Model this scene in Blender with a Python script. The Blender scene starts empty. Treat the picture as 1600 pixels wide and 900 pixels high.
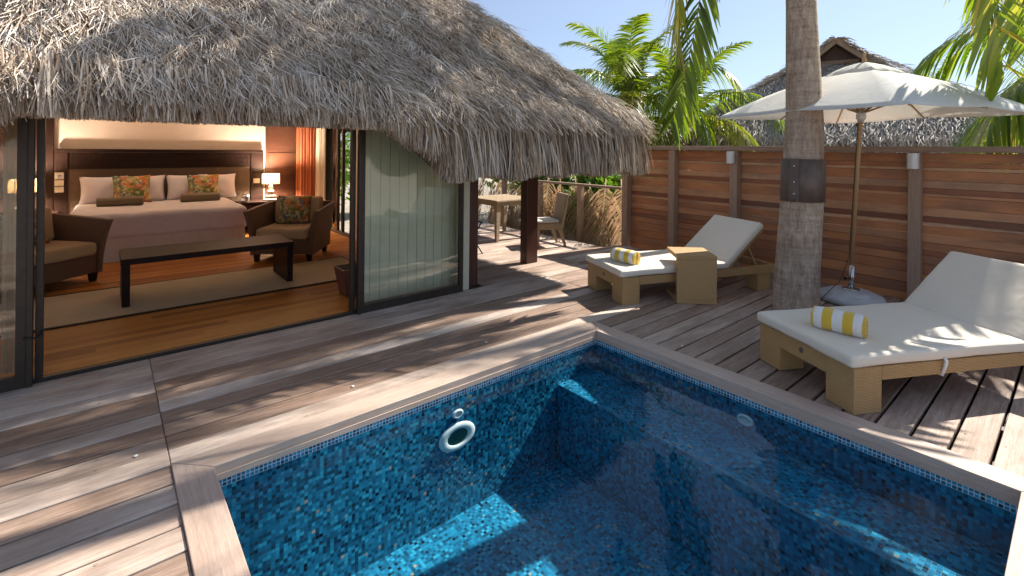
import bpy, bmesh, math, random
import numpy as np
from math import sin, cos, pi, radians, sqrt, atan2
from mathutils import Vector, Matrix, Euler

random.seed(7)
RNG = np.random.default_rng(7)
scene = bpy.context.scene
COL = scene.collection

# ------------------------------------------------------------------ camera
EYE = 1.65
A = radians(50.0)
ROLL = radians(0.6)
fw = Vector((cos(A), sin(A), 0)); rt = Vector((sin(A), -cos(A), 0)); up = Vector((0, 0, 1))
cx = rt * cos(ROLL) + up * sin(ROLL)
cy = -rt * sin(ROLL) + up * cos(ROLL)
cz = -fw
cam_d = bpy.data.cameras.new('camera')
cam = bpy.data.objects.new('camera', cam_d)
COL.objects.link(cam)
cam.matrix_world = Matrix(((cx.x, cy.x, cz.x, 0), (cx.y, cy.y, cz.y, 0), (cx.z, cy.z, cz.z, EYE), (0, 0, 0, 1)))
cam_d.sensor_width = 36.0
cam_d.lens = 36.0 * 756.0 / 1600.0
cam_d.shift_y = -217.0 / 1600.0
cam_d.clip_start = 0.05
cam_d.clip_end = 5000
scene.camera = cam

# ------------------------------------------------------------------ sky, sun, exposure
SUN_EL = radians(43.7)
SUN_DIR = Vector((0.99 * cos(SUN_EL), -0.139 * cos(SUN_EL), sin(SUN_EL))).normalized()
world = bpy.data.worlds.new('World'); scene.world = world
world.use_nodes = True
wn = world.node_tree.nodes; wl = world.node_tree.links
bg = wn['Background']
sky = wn.new('ShaderNodeTexSky'); sky.sky_type = 'NISHITA'
sky.sun_disc = False
sky.sun_elevation = SUN_EL
sky.sun_rotation = atan2(SUN_DIR.x, SUN_DIR.y)
sky.air_density = 1.0; sky.dust_density = 0.25; sky.ozone_density = 2.0
hsv = wn.new('ShaderNodeHueSaturation'); hsv.inputs['Saturation'].default_value = 0.64
wl.new(sky.outputs[0], hsv.inputs['Color']); 
geo_w = wn.new('ShaderNodeTexCoord'); sep_w = wn.new('ShaderNodeSeparateXYZ'); wl.new(geo_w.outputs['Generated'], sep_w.inputs[0])
ele = wn.new('ShaderNodeValToRGB'); wl.new(sep_w.outputs[2], ele.inputs[0])   # clear tropical air: less glare low down
ele.color_ramp.elements[0].position = 0.0; ele.color_ramp.elements[0].color = (.38, .43, .52, 1)
ele.color_ramp.elements[1].position = 0.75; ele.color_ramp.elements[1].color = (1, 1, 1, 1)
el_ = ele.color_ramp.elements.new(0.3); el_.color = (.52, .56, .63, 1)
mul = wn.new('ShaderNodeMix'); mul.data_type = 'RGBA'; mul.blend_type = 'MULTIPLY'; mul.inputs[0].default_value = 1.0
wl.new(hsv.outputs[0], mul.inputs[6]); wl.new(ele.outputs[0], mul.inputs[7]); wl.new(mul.outputs[2], bg.inputs[0])
bg.inputs[1].default_value = 0.125
sun_d = bpy.data.lights.new('sun', 'SUN')
sun_d.energy = 5.0; sun_d.angle = radians(0.53); sun_d.color = (1.0, 0.93, 0.82)
sun = bpy.data.objects.new('sun', sun_d); COL.objects.link(sun)
sun.rotation_euler = SUN_DIR.to_track_quat('Z', 'Y').to_euler()
sun.location = (20, -3, 20)
vs = scene.view_settings
vs.view_transform = 'Standard'; vs.look = 'None'; vs.gamma = 1.0; vs.use_curve_mapping = False
vs.exposure = 1.0
scene.render.engine = 'CYCLES'
scene.cycles.use_denoising = True
scene.cycles.max_bounces = 10
scene.cycles.diffuse_bounces = 4
scene.cycles.transparent_max_bounces = 16
scene.cycles.sample_clamp_indirect = 6.0

# ------------------------------------------------------------------ material helpers
class NT:
    def __init__(s, name):
        s.m = bpy.data.materials.new(name); s.m.use_nodes = True
        s.t = s.m.node_tree; s.n = s.t.nodes; s.l = s.t.links
        s.b = s.n['Principled BSDF']; s.out = s.n['Material Output']
    def new(s, typ, **kw):
        n = s.n.new(typ)
        for k, v in kw.items(): setattr(n, k, v)
        return n
    def set(s, node, **kw):
        for k, v in kw.items():
            k = k.replace('_', ' ')
            if hasattr(v, 'links'): s.l.new(v, node.inputs[k])
            else: node.inputs[k].default_value = v
    def link(s, a, b): s.l.new(a, b)
    def coord(s, kind='Object'):
        return s.new('ShaderNodeTexCoord').outputs[kind]
    def mapping(s, vec, scale=(1, 1, 1), rot=(0, 0, 0), loc=(0, 0, 0)):
        n = s.new('ShaderNodeMapping'); s.link(vec, n.inputs[0])
        n.inputs['Scale'].default_value = scale; n.inputs['Rotation'].default_value = rot; n.inputs['Location'].default_value = loc
        return n.outputs[0]
    def noise(s, vec, scale=5, detail=4, rough=0.55, out=0, dist=0.0):
        n = s.new('ShaderNodeTexNoise'); s.link(vec, n.inputs['Vector'])
        n.inputs['Scale'].default_value = scale; n.inputs['Detail'].default_value = detail
        n.inputs['Roughness'].default_value = rough; n.inputs['Distortion'].default_value = dist
        return n.outputs[out]
    def ramp(s, fac, stops, interp='LINEAR'):
        n = s.new('ShaderNodeValToRGB'); s.link(fac, n.inputs[0])
        cr = n.color_ramp; cr.interpolation = interp
        while len(cr.elements) > 1: cr.elements.remove(cr.elements[-1])
        for i, (p, c) in enumerate(stops):
            e = cr.elements[0] if i == 0 else cr.elements.new(p)
            e.position = p; e.color = (c[0], c[1], c[2], 1) if not isinstance(c, (int, float)) else (c, c, c, 1)
        return n.outputs[0]
    def math(s, op, a, b=None):
        n = s.new('ShaderNodeMath', operation=op)
        for i, v in enumerate((a, b)):
            if v is None: continue
            if hasattr(v, 'links'): s.link(v, n.inputs[i])
            else: n.inputs[i].default_value = v
        return n.outputs[0]
    def vmath(s, op, a, b=None):
        n = s.new('ShaderNodeVectorMath', operation=op)
        for i, v in enumerate((a, b)):
            if v is None: continue
            if hasattr(v, 'links'): s.link(v, n.inputs[i])
            else: n.inputs[i].default_value = v
        return n.outputs[0]
    def mix(s, fac, a, b, blend='MIX'):
        n = s.new('ShaderNodeMix', data_type='RGBA', blend_type=blend)
        for i, v in ((0, fac), (6, a), (7, b)):
            if hasattr(v, 'links'): s.link(v, n.inputs[i])
            elif i == 0: n.inputs[0].default_value = v
            else: n.inputs[i].default_value = (v[0], v[1], v[2], 1)
        return n.outputs[2]
    def attr(s, name='tone'):
        return s.new('ShaderNodeAttribute', attribute_name=name).outputs['Fac']
    def bump(s, h, strength=0.3, dist=0.01):
        n = s.new('ShaderNodeBump'); s.link(h, n.inputs['Height'])
        n.inputs['Strength'].default_value = strength; n.inputs['Distance'].default_value = dist
        s.link(n.outputs[0], s.b.inputs['Normal']); return n.outputs[0]
    def color(s, c):
        if hasattr(c, 'links'): s.link(c, s.b.inputs['Base Color'])
        else: s.b.inputs['Base Color'].default_value = (c[0], c[1], c[2], 1)
    def rough(s, r):
        if hasattr(r, 'links'): s.link(r, s.b.inputs['Roughness'])
        else: s.b.inputs['Roughness'].default_value = r

def mat_plain(name, c, rough=0.6, metal=0.0, var=0.12, scale=14, bump=0.0):
    t = NT(name); co = t.coord()
    n = t.noise(co, scale, 4)
    lo = [max(0, x * (1 - var)) for x in c]; hi = [min(1, x * (1 + var)) for x in c]
    t.color(t.ramp(n, [(0.3, lo), (0.7, hi)])); t.rough(rough); t.b.inputs['Metallic'].default_value = metal
    if bump: t.bump(t.noise(co, scale * 4, 3), bump, 0.004)
    return t.m

def mat_wood(name, stops, along=0, stretch=18, rough=0.55, bump=0.25, tone_amt=0.5, blotch=None, scale=2.0, spec=None):
    """boards: grain runs along axis `along` (object space), each board its own tone"""
    t = NT(name); co = t.coord()
    tone = t.attr()
    off = t.new('ShaderNodeCombineXYZ')
    t.link(t.math('MULTIPLY', tone, 37.0), off.inputs[0]); t.link(t.math('MULTIPLY', tone, 91.0), off.inputs[1]); t.link(t.math('MULTIPLY', tone, 53.0), off.inputs[2])
    v = t.vmath('ADD', co, off.outputs[0])
    sc = [stretch] * 3; sc[along] = 1.0
    g = t.noise(t.mapping(v, sc), scale, 7, 0.7, dist=0.35)
    fine = t.noise(t.mapping(v, [x * 3 for x in sc]), scale * 1.4, 4, 0.8)
    gg = t.math('ADD', t.math('MULTIPLY', g, 0.5), t.math('MULTIPLY', fine, 0.5))
    gg = t.math('ADD', t.math('MULTIPLY', t.math('SUBTRACT', gg, 0.5), 1.35), 0.5)
    f = t.math('ADD', t.math('MULTIPLY', gg, 1 - tone_amt), t.math('MULTIPLY', tone, tone_amt))
    c = t.ramp(f, stops)
    if blotch:
        bl = t.noise(t.mapping(v, [2.0 if i != along else 0.8 for i in range(3)]), 1.7, 5, 0.6)
        c = t.mix(t.ramp(bl, [(0.42, 0.0), (0.66, blotch[1])]), c, blotch[0])
    t.color(c); t.rough(rough)
    if spec is not None: t.b.inputs['Specular IOR Level'].default_value = spec
    t.bump(gg, bump, 0.006)
    return t.m

M = {}
# weathered deck: grey pink hardwood with brown stains
M['deck'] = mat_wood('deck_boards', [(0.24, (0.12, 0.070, 0.046)), (0.42, (0.34, 0.235, 0.18)), (0.58, (0.54, 0.43, 0.36)), (0.76, (0.70, 0.61, 0.54))], 0, 22, 0.65, 0.5, 0.33, ((0.15, 0.088, 0.055), 0.6))
M['coping_x'] = mat_wood('coping_boards', [(0.22, (0.28, 0.20, 0.15)), (0.5, (0.48, 0.37, 0.30)), (0.8, (0.62, 0.52, 0.45))], 0, 22, 0.6, 0.3, 0.12, ((0.3, 0.19, 0.14), 0.35))
M['coping_y'] = mat_wood('coping_boards', [(0.22, (0.28, 0.185, 0.14)), (0.5, (0.46, 0.345, 0.28)), (0.8, (0.60, 0.50, 0.43))], 1, 22, 0.6, 0.3, 0.12, ((0.3, 0.19, 0.14), 0.35))
M['fence'] = mat_wood('fence_boards', [(0.14, (0.07, 0.022, 0.011)), (0.30, (0.29, 0.095, 0.038)), (0.50, (0.54, 0.22, 0.085)), (0.72, (0.54, 0.29, 0.155)), (0.92, (0.66, 0.46, 0.29))], 1, 20, 0.6, 0.3, 0.62, ((0.15, 0.09, 0.07), 0.6))
M['fencepost'] = mat_wood('fence_post_wood', [(0.2, (0.16, 0.10, 0.07)), (0.5, (0.33, 0.22, 0.155)), (0.8, (0.46, 0.34, 0.26))], 2, 20, 0.65, 0.3, 0.1)
M['fencerail'] = mat_wood('fence_rail_wood', [(0.2, (0.14, 0.085, 0.06)), (0.5, (0.27, 0.18, 0.13)), (0.8, (0.40, 0.29, 0.22))], 1, 20, 0.65, 0.3, 0.1)
M['darkpost'] = mat_wood('dark_red_timber', [(0.2, (0.03, 0.011, 0.008)), (0.6, (0.075, 0.026, 0.017)), (0.9, (0.12, 0.045, 0.03))], 2, 16, 0.4, 0.2, 0.1)
M['darkwood'] = mat_wood('dark_polished_wood', [(0.2, (0.010, 0.005, 0.004)), (0.6, (0.026, 0.012, 0.008)), (0.9, (0.05, 0.022, 0.014))], 0, 14, 0.4, 0.1, 0.1, spec=0.12)
M['panelwood'] = mat_wood('wall_panel_wood', [(0.2, (0.05, 0.018, 0.011)), (0.6, (0.11, 0.042, 0.022)), (0.9, (0.17, 0.07, 0.036))], 0, 14, 0.35, 0.1, 0.2)
M['floor'] = mat_wood('polished_floor_boards', [(0.2, (0.15, 0.045, 0.009)), (0.45, (0.42, 0.15, 0.027)), (0.65, (0.56, 0.24, 0.05)), (0.85, (0.62, 0.31, 0.08))], 0, 22, 0.42, 0.08, 0.3, spec=0.12)
M['rattanwood'] = mat_wood('pale_teak', [(0.2, (0.22, 0.14, 0.07)), (0.6, (0.38, 0.26, 0.14)), (0.9, (0.48, 0.35, 0.2))], 2, 16, 0.5, 0.15, 0.1)
M['bamboo'] = mat_wood('varnished_pole_wood', [(0.2, (0.30, 0.17, 0.07)), (0.6, (0.46, 0.29, 0.14)), (0.9, (0.55, 0.38, 0.2))], 2, 14, 0.4, 0.1, 0.1)

def mat_weave(name, base, dark, cell=0.012, rough=0.55, strength=1.0):
    t = NT(name); uv = t.coord('UV')
    v = t.vmath('SCALE', uv); v.node.inputs['Scale'].default_value = 1.0 / cell
    sx = t.new('ShaderNodeSeparateXYZ'); t.link(v, sx.inputs[0])
    # basket weave: strands over and under
    a = t.math('ABSOLUTE', t.math('SINE', t.math('MULTIPLY', sx.outputs[0], pi)))
    row = t.math('FLOOR', t.math('MULTIPLY', sx.outputs[1], 2.0))
    ph = t.math('MULTIPLY', t.math('MODULO', row, 2.0), pi / 2)
    wv = t.math('ABSOLUTE', t.math('SINE', t.math('ADD', t.math('MULTIPLY', sx.outputs[0], pi), ph)))
    rw = t.math('ABSOLUTE', t.math('SINE', t.math('MULTIPLY', sx.outputs[1], 2 * pi)))
    h = t.math('MULTIPLY', t.math('ADD', wv, 0.25), t.math('POWER', rw, 0.5))
    n = t.noise(t.coord(), 9, 4)
    n2 = t.noise(t.mapping(uv, (3, 80, 1)), 3, 3)
    c = t.ramp(t.math('MULTIPLY', h, 0.8), [(0.02, dark), (0.55, base), (1.0, [min(1, x * 1.18) for x in base])])
    c = t.mix(t.ramp(n, [(0.35, 0.0), (0.75, 0.35)]), c, [x * 0.75 for x in base])
    c = t.mix(t.ramp(n2, [(0.35, 0.0), (0.7, 0.3)]), c, [min(1, x * 1.25) for x in base])
    t.color(c); t.rough(rough); t.bump(h, strength, 0.004)
    return t.m
M['wicker'] = mat_weave('honey_wicker', (0.54, 0.325, 0.135), (0.15, 0.07, 0.02), 0.019)
M['wicker_pale'] = mat_weave('pale_wicker', (0.46, 0.33, 0.19), (0.2, 0.12, 0.06), 0.013)
M['wicker_dark'] = mat_weave('brown_rattan', (0.22, 0.12, 0.065), (0.03, 0.014, 0.008), 0.014)
M['wicker_head'] = mat_weave('headboard_rattan', (0.10, 0.055, 0.025), (0.02, 0.01, 0.006), 0.036)
M['rug'] = mat_weave('sisal_rug_weave', (0.62, 0.49, 0.31), (0.32, 0.23, 0.12), 0.018, 0.9, 0.5)

def mat_cloth(name, c, var=0.06, rough=0.85, weave=300, wrinkle=0.25, wscale=4.0, stain=None):
    t = NT(name); co = t.coord()
    n = t.noise(co, 3.0, 4)
    base = t.ramp(n, [(0.3, [x * (1 - var) for x in c]), (0.7, [min(1, x * (1 + var)) for x in c])])
    if stain: base = t.mix(t.ramp(t.noise(co, 1.5, 5, 0.65), [(0.45, 0.0), (0.75, 0.5)]), base, stain)
    t.color(base); t.rough(rough)
    t.b.inputs['Sheen Weight'].default_value = 0.15
    h = t.math('ADD', t.math('MULTIPLY', t.noise(co, weave, 1), 0.12), t.noise(co, wscale, 3, 0.5, dist=0.8))
    t.bump(h, wrinkle, 0.03)
    return t.m
M['canvas'] = mat_cloth('cream_canvas_cushion', (0.73, 0.645, 0.53), 0.04, 0.6, 200, 0.28, 4, (0.62, 0.56, 0.47))
M['tan'] = mat_cloth('tan_seat_fabric', (0.52, 0.34, 0.17), 0.06, 0.9, 300, 0.2, 5)
M['linen'] = mat_cloth('pale_pink_bed_linen', (0.72, 0.63, 0.62), 0.03, 0.8, 300, 0.35, 5)
M['skirt'] = mat_cloth('cream_bed_skirt', (0.70, 0.62, 0.54), 0.05, 0.6, 300, 0.4, 8)
M['olive'] = mat_cloth('bronze_satin', (0.15, 0.095, 0.04), 0.08, 0.4, 300, 0.2, 6)
M['orange'] = mat_cloth('burnt_orange_curtain', (0.31, 0.085, 0.025), 0.1, 0.8, 200, 0.1, 3)
M['cream'] = mat_cloth('cream_curtain', (0.62, 0.52, 0.38), 0.05, 0.85, 200, 0.1, 3)
M['plaster'] = mat_plain('beige_plaster', (0.60, 0.47, 0.37), 0.85, 0, 0.05, 3, 0.1)
M['ceiling'] = mat_plain('ceiling_matting', (0.68, 0.58, 0.47), 0.9, 0, 0.1, 20)
M['sidewall'] = mat_plain('interior_side_wall', (0.66, 0.56, 0.46), 0.85, 0, 0.05, 3)
M['frame'] = mat_plain('dark_bronze_aluminium', (0.040, 0.028, 0.021), 0.4, 0.2, 0.2, 20)
M['trim'] = mat_plain('pale_trim', (0.55, 0.54, 0.42), 0.6, 0, 0.06, 10)
M['white_plastic'] = mat_plain('white_plastic', (0.78, 0.78, 0.76), 0.35, 0, 0.03, 10)
M['switch'] = mat_plain('ivory_plastic', (0.6, 0.52, 0.4), 0.4, 0, 0.03, 10)
M['metal'] = mat_plain('brushed_steel', (0.55, 0.55, 0.55), 0.25, 1.0, 0.1, 30)
M['galv'] = mat_plain('grey_painted_base', (0.47, 0.50, 0.53), 0.45, 0.0, 0.12, 9, 0.1)
M['lampgrey'] = mat_plain('light_grey_metal', (0.62, 0.62, 0.62), 0.4, 0.2, 0.06, 14)
M['guard'] = mat_plain('dark_brown_metal_sheet', (0.115, 0.082, 0.068), 0.6, 0.05, 0.3, 7, 0.1)
M['black'] = mat_plain('black_rubber', (0.012, 0.012, 0.012), 0.5, 0, 0.1, 20)
M['stone'] = mat_plain('stone_lamp_base', (0.4, 0.34, 0.27), 0.7, 0, 0.2, 30)
M['pot'] = mat_plain('dark_red_planter', (0.13, 0.045, 0.03), 0.4, 0, 0.15, 14)
M['soil'] = mat_plain('potting_soil', (0.03, 0.02, 0.015), 0.95, 0, 0.3, 60, 0.5)
M['petal'] = mat_plain('white_petal', (0.8, 0.74, 0.55), 0.6, 0, 0.05, 20)
M['glassdark'] = mat_plain('skimmer_throat_tile', (0.02, 0.10, 0.09), 0.2, 0, 0.3, 60)

def mat_siding():
    t = NT('sage_painted_boards'); co = t.coord()
    n = t.noise(t.mapping(co, (6, 6, 0.8)), 3, 5)
    t.color(t.ramp(n, [(0.3, (0.72, 0.74, 0.55)), (0.7, (0.78, 0.80, 0.61))])); t.rough(0.6)
    t.bump(t.noise(t.mapping(co, (30, 30, 2)), 3, 4), 0.1, 0.004)
    return t.m
M['siding'] = mat_siding()

def mat_floral():
    t = NT('tropical_flower_print'); co = t.coord()
    w = t.vmath('ADD', co, t.vmath('SCALE', t.noise(co, 9, 3, out=1))); 
    w.node.inputs[1].links[0].from_node.inputs['Scale'].default_value = 0.09
    v = t.new('ShaderNodeTexVoronoi'); t.link(w, v.inputs['Vector']); v.inputs['Scale'].default_value = 10
    sep = t.new('ShaderNodeSeparateColor'); t.link(v.outputs['Color'], sep.inputs[0])
    c = t.ramp(sep.outputs[0], [(0.0, (0.62, 0.13, 0.03)), (0.24, (0.22, 0.23, 0.045)), (0.42, (0.50, 0.36, 0.17)), (0.56, (0.08, 0.14, 0.13)), (0.68, (0.13, 0.17, 0.04)), (0.8, (0.66, 0.2, 0.06)), (0.9, (0.55, 0.44, 0.26))], 'CONSTANT')
    v2 = t.new('ShaderNodeTexVoronoi'); t.link(w, v2.inputs['Vector']); v2.inputs['Scale'].default_value = 34
    s2 = t.new('ShaderNodeSeparateColor'); t.link(v2.outputs['Color'], s2.inputs[0])
    leaf = t.ramp(s2.outputs[1], [(0, (0.10, 0.13, 0.03)), (0.3, (0.33, 0.30, 0.07)), (0.55, (0.13, 0.2, 0.19)), (0.75, (0.6, 0.48, 0.27))], 'CONSTANT')
    c = t.mix(t.ramp(s2.outputs[0], [(0.45, 0.0), (0.5, 0.85)]), c, leaf)
    c = t.mix(t.ramp(v.outputs['Distance'], [(0.0, 0.55), (0.35, 0.0)]), c, (0.75, 0.28, 0.08), 'MIX')
    t.color(c); t.rough(0.85); t.bump(t.noise(co, 6, 3), 0.2, 0.02)
    return t.m
M['floral'] = mat_floral()

def mat_towel():
    t = NT('striped_towelling'); uv = t.coord('UV')
    sx = t.new('ShaderNodeSeparateXYZ'); t.link(uv, sx.inputs[0])
    wob = t.math('MULTIPLY', t.math('SUBTRACT', t.noise(t.coord(), 25, 3), 0.5), 0.035)
    s = t.math('FRACT', t.math('ADD', t.math('MULTIPLY', sx.outputs[0], 2.5), wob))
    f = t.ramp(s, [(0.0, 0.0), (0.49, 0.0), (0.51, 1.0), (1.0, 1.0)])
    n = t.noise(t.coord(), 160, 2)
    c = t.mix(f, (0.76, 0.75, 0.74), (0.68, 0.44, 0.02))
    c = t.mix(t.ramp(n, [(0.3, 0.25), (0.6, 0.0)]), c, (0.45, 0.38, 0.2))
    t.color(c); t.rough(0.95); t.b.inputs['Sheen Weight'].default_value = 0.4
    t.bump(n, 0.8, 0.006)
    return t.m
M['towel'] = mat_towel()

def mat_parasol():
    t = NT('white_parasol_cloth'); co = t.coord()
    n = t.noise(co, 2.5, 4)
    c = t.ramp(n, [(0.3, (0.78, 0.775, 0.75)), (0.7, (0.84, 0.835, 0.81))])
    d = t.new('ShaderNodeBsdfDiffuse'); t.link(c, d.inputs[0])
    tr = t.new('ShaderNodeBsdfTranslucent'); t.link(c, tr.inputs[0])
    mx = t.new('ShaderNodeMixShader'); mx.inputs[0].default_value = 0.32
    t.link(d.outputs[0], mx.inputs[1]); t.link(tr.outputs[0], mx.inputs[2]); t.link(mx.outputs[0], t.out.inputs[0])
    b = t.new('ShaderNodeBump'); t.link(t.noise(co, 3.5, 3, 0.5, dist=0.6), b.inputs['Height']); b.inputs['Strength'].default_value = 0.18; b.inputs['Distance'].default_value = 0.05
    t.link(b.outputs[0], d.inputs['Normal'])
    return t.m
M['parasol'] = mat_parasol()

def mat_sheer():
    t = NT('sheer_curtain_cloth'); 
    d = t.new('ShaderNodeBsdfDiffuse'); d.inputs[0].default_value = (0.55, 0.49, 0.38, 1)
    tr = t.new('ShaderNodeBsdfTranslucent'); tr.inputs[0].default_value = (0.55, 0.49, 0.38, 1)
    tp = t.new('ShaderNodeBsdfTransparent')
    m1 = t.new('ShaderNodeMixShader'); m1.inputs[0].default_value = 0.4
    m2 = t.new('ShaderNodeMixShader'); m2.inputs[0].default_value = 0.18
    t.link(d.outputs[0], m1.inputs[1]); t.link(tr.outputs[0], m1.inputs[2]); t.link(m1.outputs[0], m2.inputs[1]); t.link(tp.outputs[0], m2.inputs[2]); t.link(m2.outputs[0], t.out.inputs[0])
    n = t.noise(t.mapping(t.coord(), (40, 40, 1)), 1, 2)
    return t.m
M['sheer'] = mat_sheer()

def mat_shade():
    t = NT('lit_lamp_shade'); co = t.coord()
    n = t.noise(co, 60, 2)
    c = t.ramp(n, [(0.3, (0.62, 0.5, 0.34)), (0.7, (0.7, 0.58, 0.4))])
    d = t.new('ShaderNodeBsdfDiffuse'); t.link(c, d.inputs[0]); tr = t.new('ShaderNodeBsdfTranslucent'); t.link(c, tr.inputs[0])
    mx = t.new('ShaderNodeMixShader'); mx.inputs[0].default_value = 0.42
    t.link(d.outputs[0], mx.inputs[1]); t.link(tr.outputs[0], mx.inputs[2]); t.link(mx.outputs[0], t.out.inputs[0])
    return t.m
M['shade'] = mat_shade()

def mat_glass(name, tint=(0.95, 0.96, 0.94), boost=1.0):
    t = NT(name)
    gl = t.new('ShaderNodeBsdfGlossy'); gl.inputs['Roughness'].default_value = 0.0; gl.inputs[0].default_value = (1, 1, 1, 1)
    tp = t.new('ShaderNodeBsdfTransparent'); tp.inputs[0].default_value = (*tint, 1)
    fr = t.new('ShaderNodeFresnel'); fr.inputs['IOR'].default_value = 1.5
    f = t.math('MULTIPLY', fr.outputs[0], 1.15 * boost)
    mx = t.new('ShaderNodeMixShader'); t.link(f, mx.inputs[0]); t.link(tp.outputs[0], mx.inputs[1]); t.link(gl.outputs[0], mx.inputs[2])
    t.link(mx.outputs[0], t.out.inputs[0])
    b = t.new('ShaderNodeBump'); t.link(t.noise(t.coord(), 1.2, 2), b.inputs['Height']); b.inputs['Strength'].default_value = 0.02; b.inputs['Distance'].default_value = 0.02
    t.link(b.outputs[0], gl.inputs['Normal'])
    return t.m
M['glass'] = mat_glass('window_glass')

def mat_water():
    t = NT('pool_water'); co = t.coord()
    gl = t.new('ShaderNodeBsdfGlossy'); gl.inputs['Roughness'].default_value = 0.0; gl.inputs[0].default_value = (1, 1, 1, 1)
    tp = t.new('ShaderNodeBsdfTransparent'); tp.inputs[0].default_value = (0.84, 0.95, 0.985, 1)
    fr = t.new('ShaderNodeFresnel'); fr.inputs['IOR'].default_value = 1.19
    mx = t.new('ShaderNodeMixShader'); t.link(fr.outputs[0], mx.inputs[0]); t.link(tp.outputs[0], mx.inputs[1]); t.link(gl.outputs[0], mx.inputs[2])
    t.link(mx.outputs[0], t.out.inputs[0])
    h = t.math('ADD', t.noise(co, 1.6, 2, 0.4), t.math('MULTIPLY', t.noise(co, 7, 2), 0.12))
    b = t.new('ShaderNodeBump'); t.link(h, b.inputs['Height']); b.inputs['Strength'].default_value = 0.17; b.inputs['Distance'].default_value = 0.05
    t.link(b.outputs[0], gl.inputs['Normal']); t.link(b.outputs[0], fr.inputs['Normal'])
    return t.m
M['water'] = mat_water()

def mat_mosaic():
    t = NT('blue_glass_mosaic'); uv = t.coord('UV')
    v = t.vmath('SCALE', uv); v.node.inputs['Scale'].default_value = 1 / 0.0215
    fl = t.vmath('FLOOR', v); fr = t.vmath('FRACTION', v)
    wn_ = t.new('ShaderNodeTexWhiteNoise', noise_dimensions='3D'); t.link(fl, wn_.inputs['Vector'])
    clump = t.noise(t.coord(), 3.2, 3)
    val = t.math('ADD', t.math('MULTIPLY', wn_.outputs['Value'], 0.86), t.math('MULTIPLY', clump, 0.26))
    c = t.ramp(val, [(0.0, (0.005, 0.022, 0.045)), (0.15, (0.007, 0.07, 0.13)), (0.30, (0.008, 0.11, 0.205)), (0.46, (0.010, 0.165, 0.30)), (0.68, (0.012, 0.22, 0.385)), (0.88, (0.025, 0.30, 0.47)), (1.0, (0.08, 0.37, 0.43)), (1.06, (0.34, 0.28, 0.21))], 'CONSTANT')
    s = t.new('ShaderNodeSeparateXYZ'); t.link(fr, s.inputs[0])
    ex = t.math('ABSOLUTE', t.math('SUBTRACT', s.outputs[0], 0.5)); ey = t.math('ABSOLUTE', t.math('SUBTRACT', s.outputs[1], 0.5))
    e = t.math('MAXIMUM', ex, ey)
    oz = t.new('ShaderNodeSeparateXYZ'); t.link(t.coord(), oz.inputs[0])
    zz = t.math('GREATER_THAN', oz.outputs[2], -0.1076)
    grout = t.math('GREATER_THAN', e, t.math('SUBTRACT', 0.455, t.math('MULTIPLY', zz, 0.05)))
    # pale grout in the row above the waterline, dark stained grout under water
    gc = t.mix(zz, (0.02, 0.10, 0.15), (0.50, 0.55, 0.60))
    c = t.mix(grout, c, gc)
    t.color(c)
    t.rough(t.math('ADD', t.math('MULTIPLY', grout, 0.5), t.math('MULTIPLY', wn_.outputs['Value'], 0.22)))
    t.b.inputs['Coat Weight'].default_value = 0.5; t.b.inputs['Coat Roughness'].default_value = 0.05
    # every tile is set at a slightly different angle
    nz = t.vmath('SUBTRACT', wn_.outputs['Color'], (0.5, 0.5, 0.5))
    nz = t.vmath('SCALE', nz); nz.node.inputs['Scale'].default_value = 0.16
    geo = t.new('ShaderNodeNewGeometry')
    nn = t.vmath('NORMALIZE', t.vmath('ADD', geo.outputs['Normal'], nz))
    b = t.new('ShaderNodeBump'); b.invert = True; t.link(grout, b.inputs['Height']); t.link(nn, b.inputs['Normal']); b.inputs['Strength'].default_value = 0.5; b.inputs['Distance'].default_value = 0.002
    t.link(b.outputs[0], t.b.inputs['Normal'])
    return t.m
M['mosaic'] = mat_mosaic()

def mat_strand(name, stops, transl=0.0, rough=0.8):
    t = NT(name); tone = t.attr()
    c = t.ramp(tone, stops)
    c = t.mix(t.ramp(t.noise(t.coord(), 2.2, 4), [(0.35, 0.0), (0.7, 0.3)]), c, [x * 0.7 for x in stops[len(stops) // 2][1]])
    if transl:
        d = t.new('ShaderNodeBsdfPrincipled'); t.link(c, d.inputs['Base Color']); d.inputs['Roughness'].default_value = rough
        hs = t.new('ShaderNodeHueSaturation'); t.link(c, hs.inputs['Color']); hs.inputs['Value'].default_value = 2.1; hs.inputs['Saturation'].default_value = 1.1
        hs.inputs['Hue'].default_value = 0.485
        tr = t.new('ShaderNodeBsdfTranslucent'); t.link(hs.outputs[0], tr.inputs[0])
        mx = t.new('ShaderNodeMixShader'); mx.inputs[0].default_value = transl
        t.link(d.outputs[0], mx.inputs[1]); t.link(tr.outputs[0], mx.inputs[2]); t.link(mx.outputs[0], t.out.inputs[0])
    else:
        t.color(c); t.rough(rough); t.b.inputs['Specular IOR Level'].default_value = 0.2
    return t.m
M['thatch'] = mat_strand('weathered_thatch', [(0.0, (0.12, 0.076, 0.046)), (0.3, (0.35, 0.255, 0.175)), (0.58, (0.56, 0.47, 0.38)), (0.8, (0.69, 0.62, 0.54)), (1.0, (0.78, 0.73, 0.66))])
M['thatch_far'] = mat_strand('grey_thatch', [(0.0, (0.20, 0.17, 0.145)), (0.4, (0.42, 0.37, 0.325)), (0.8, (0.62, 0.57, 0.52)), (1.0, (0.74, 0.70, 0.65))])
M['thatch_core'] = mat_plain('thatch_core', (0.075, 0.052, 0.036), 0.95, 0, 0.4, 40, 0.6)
M['thatch_core_far'] = mat_plain('grey_thatch_core', (0.26, 0.235, 0.21), 0.95, 0, 0.4, 12, 0.6)
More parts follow.
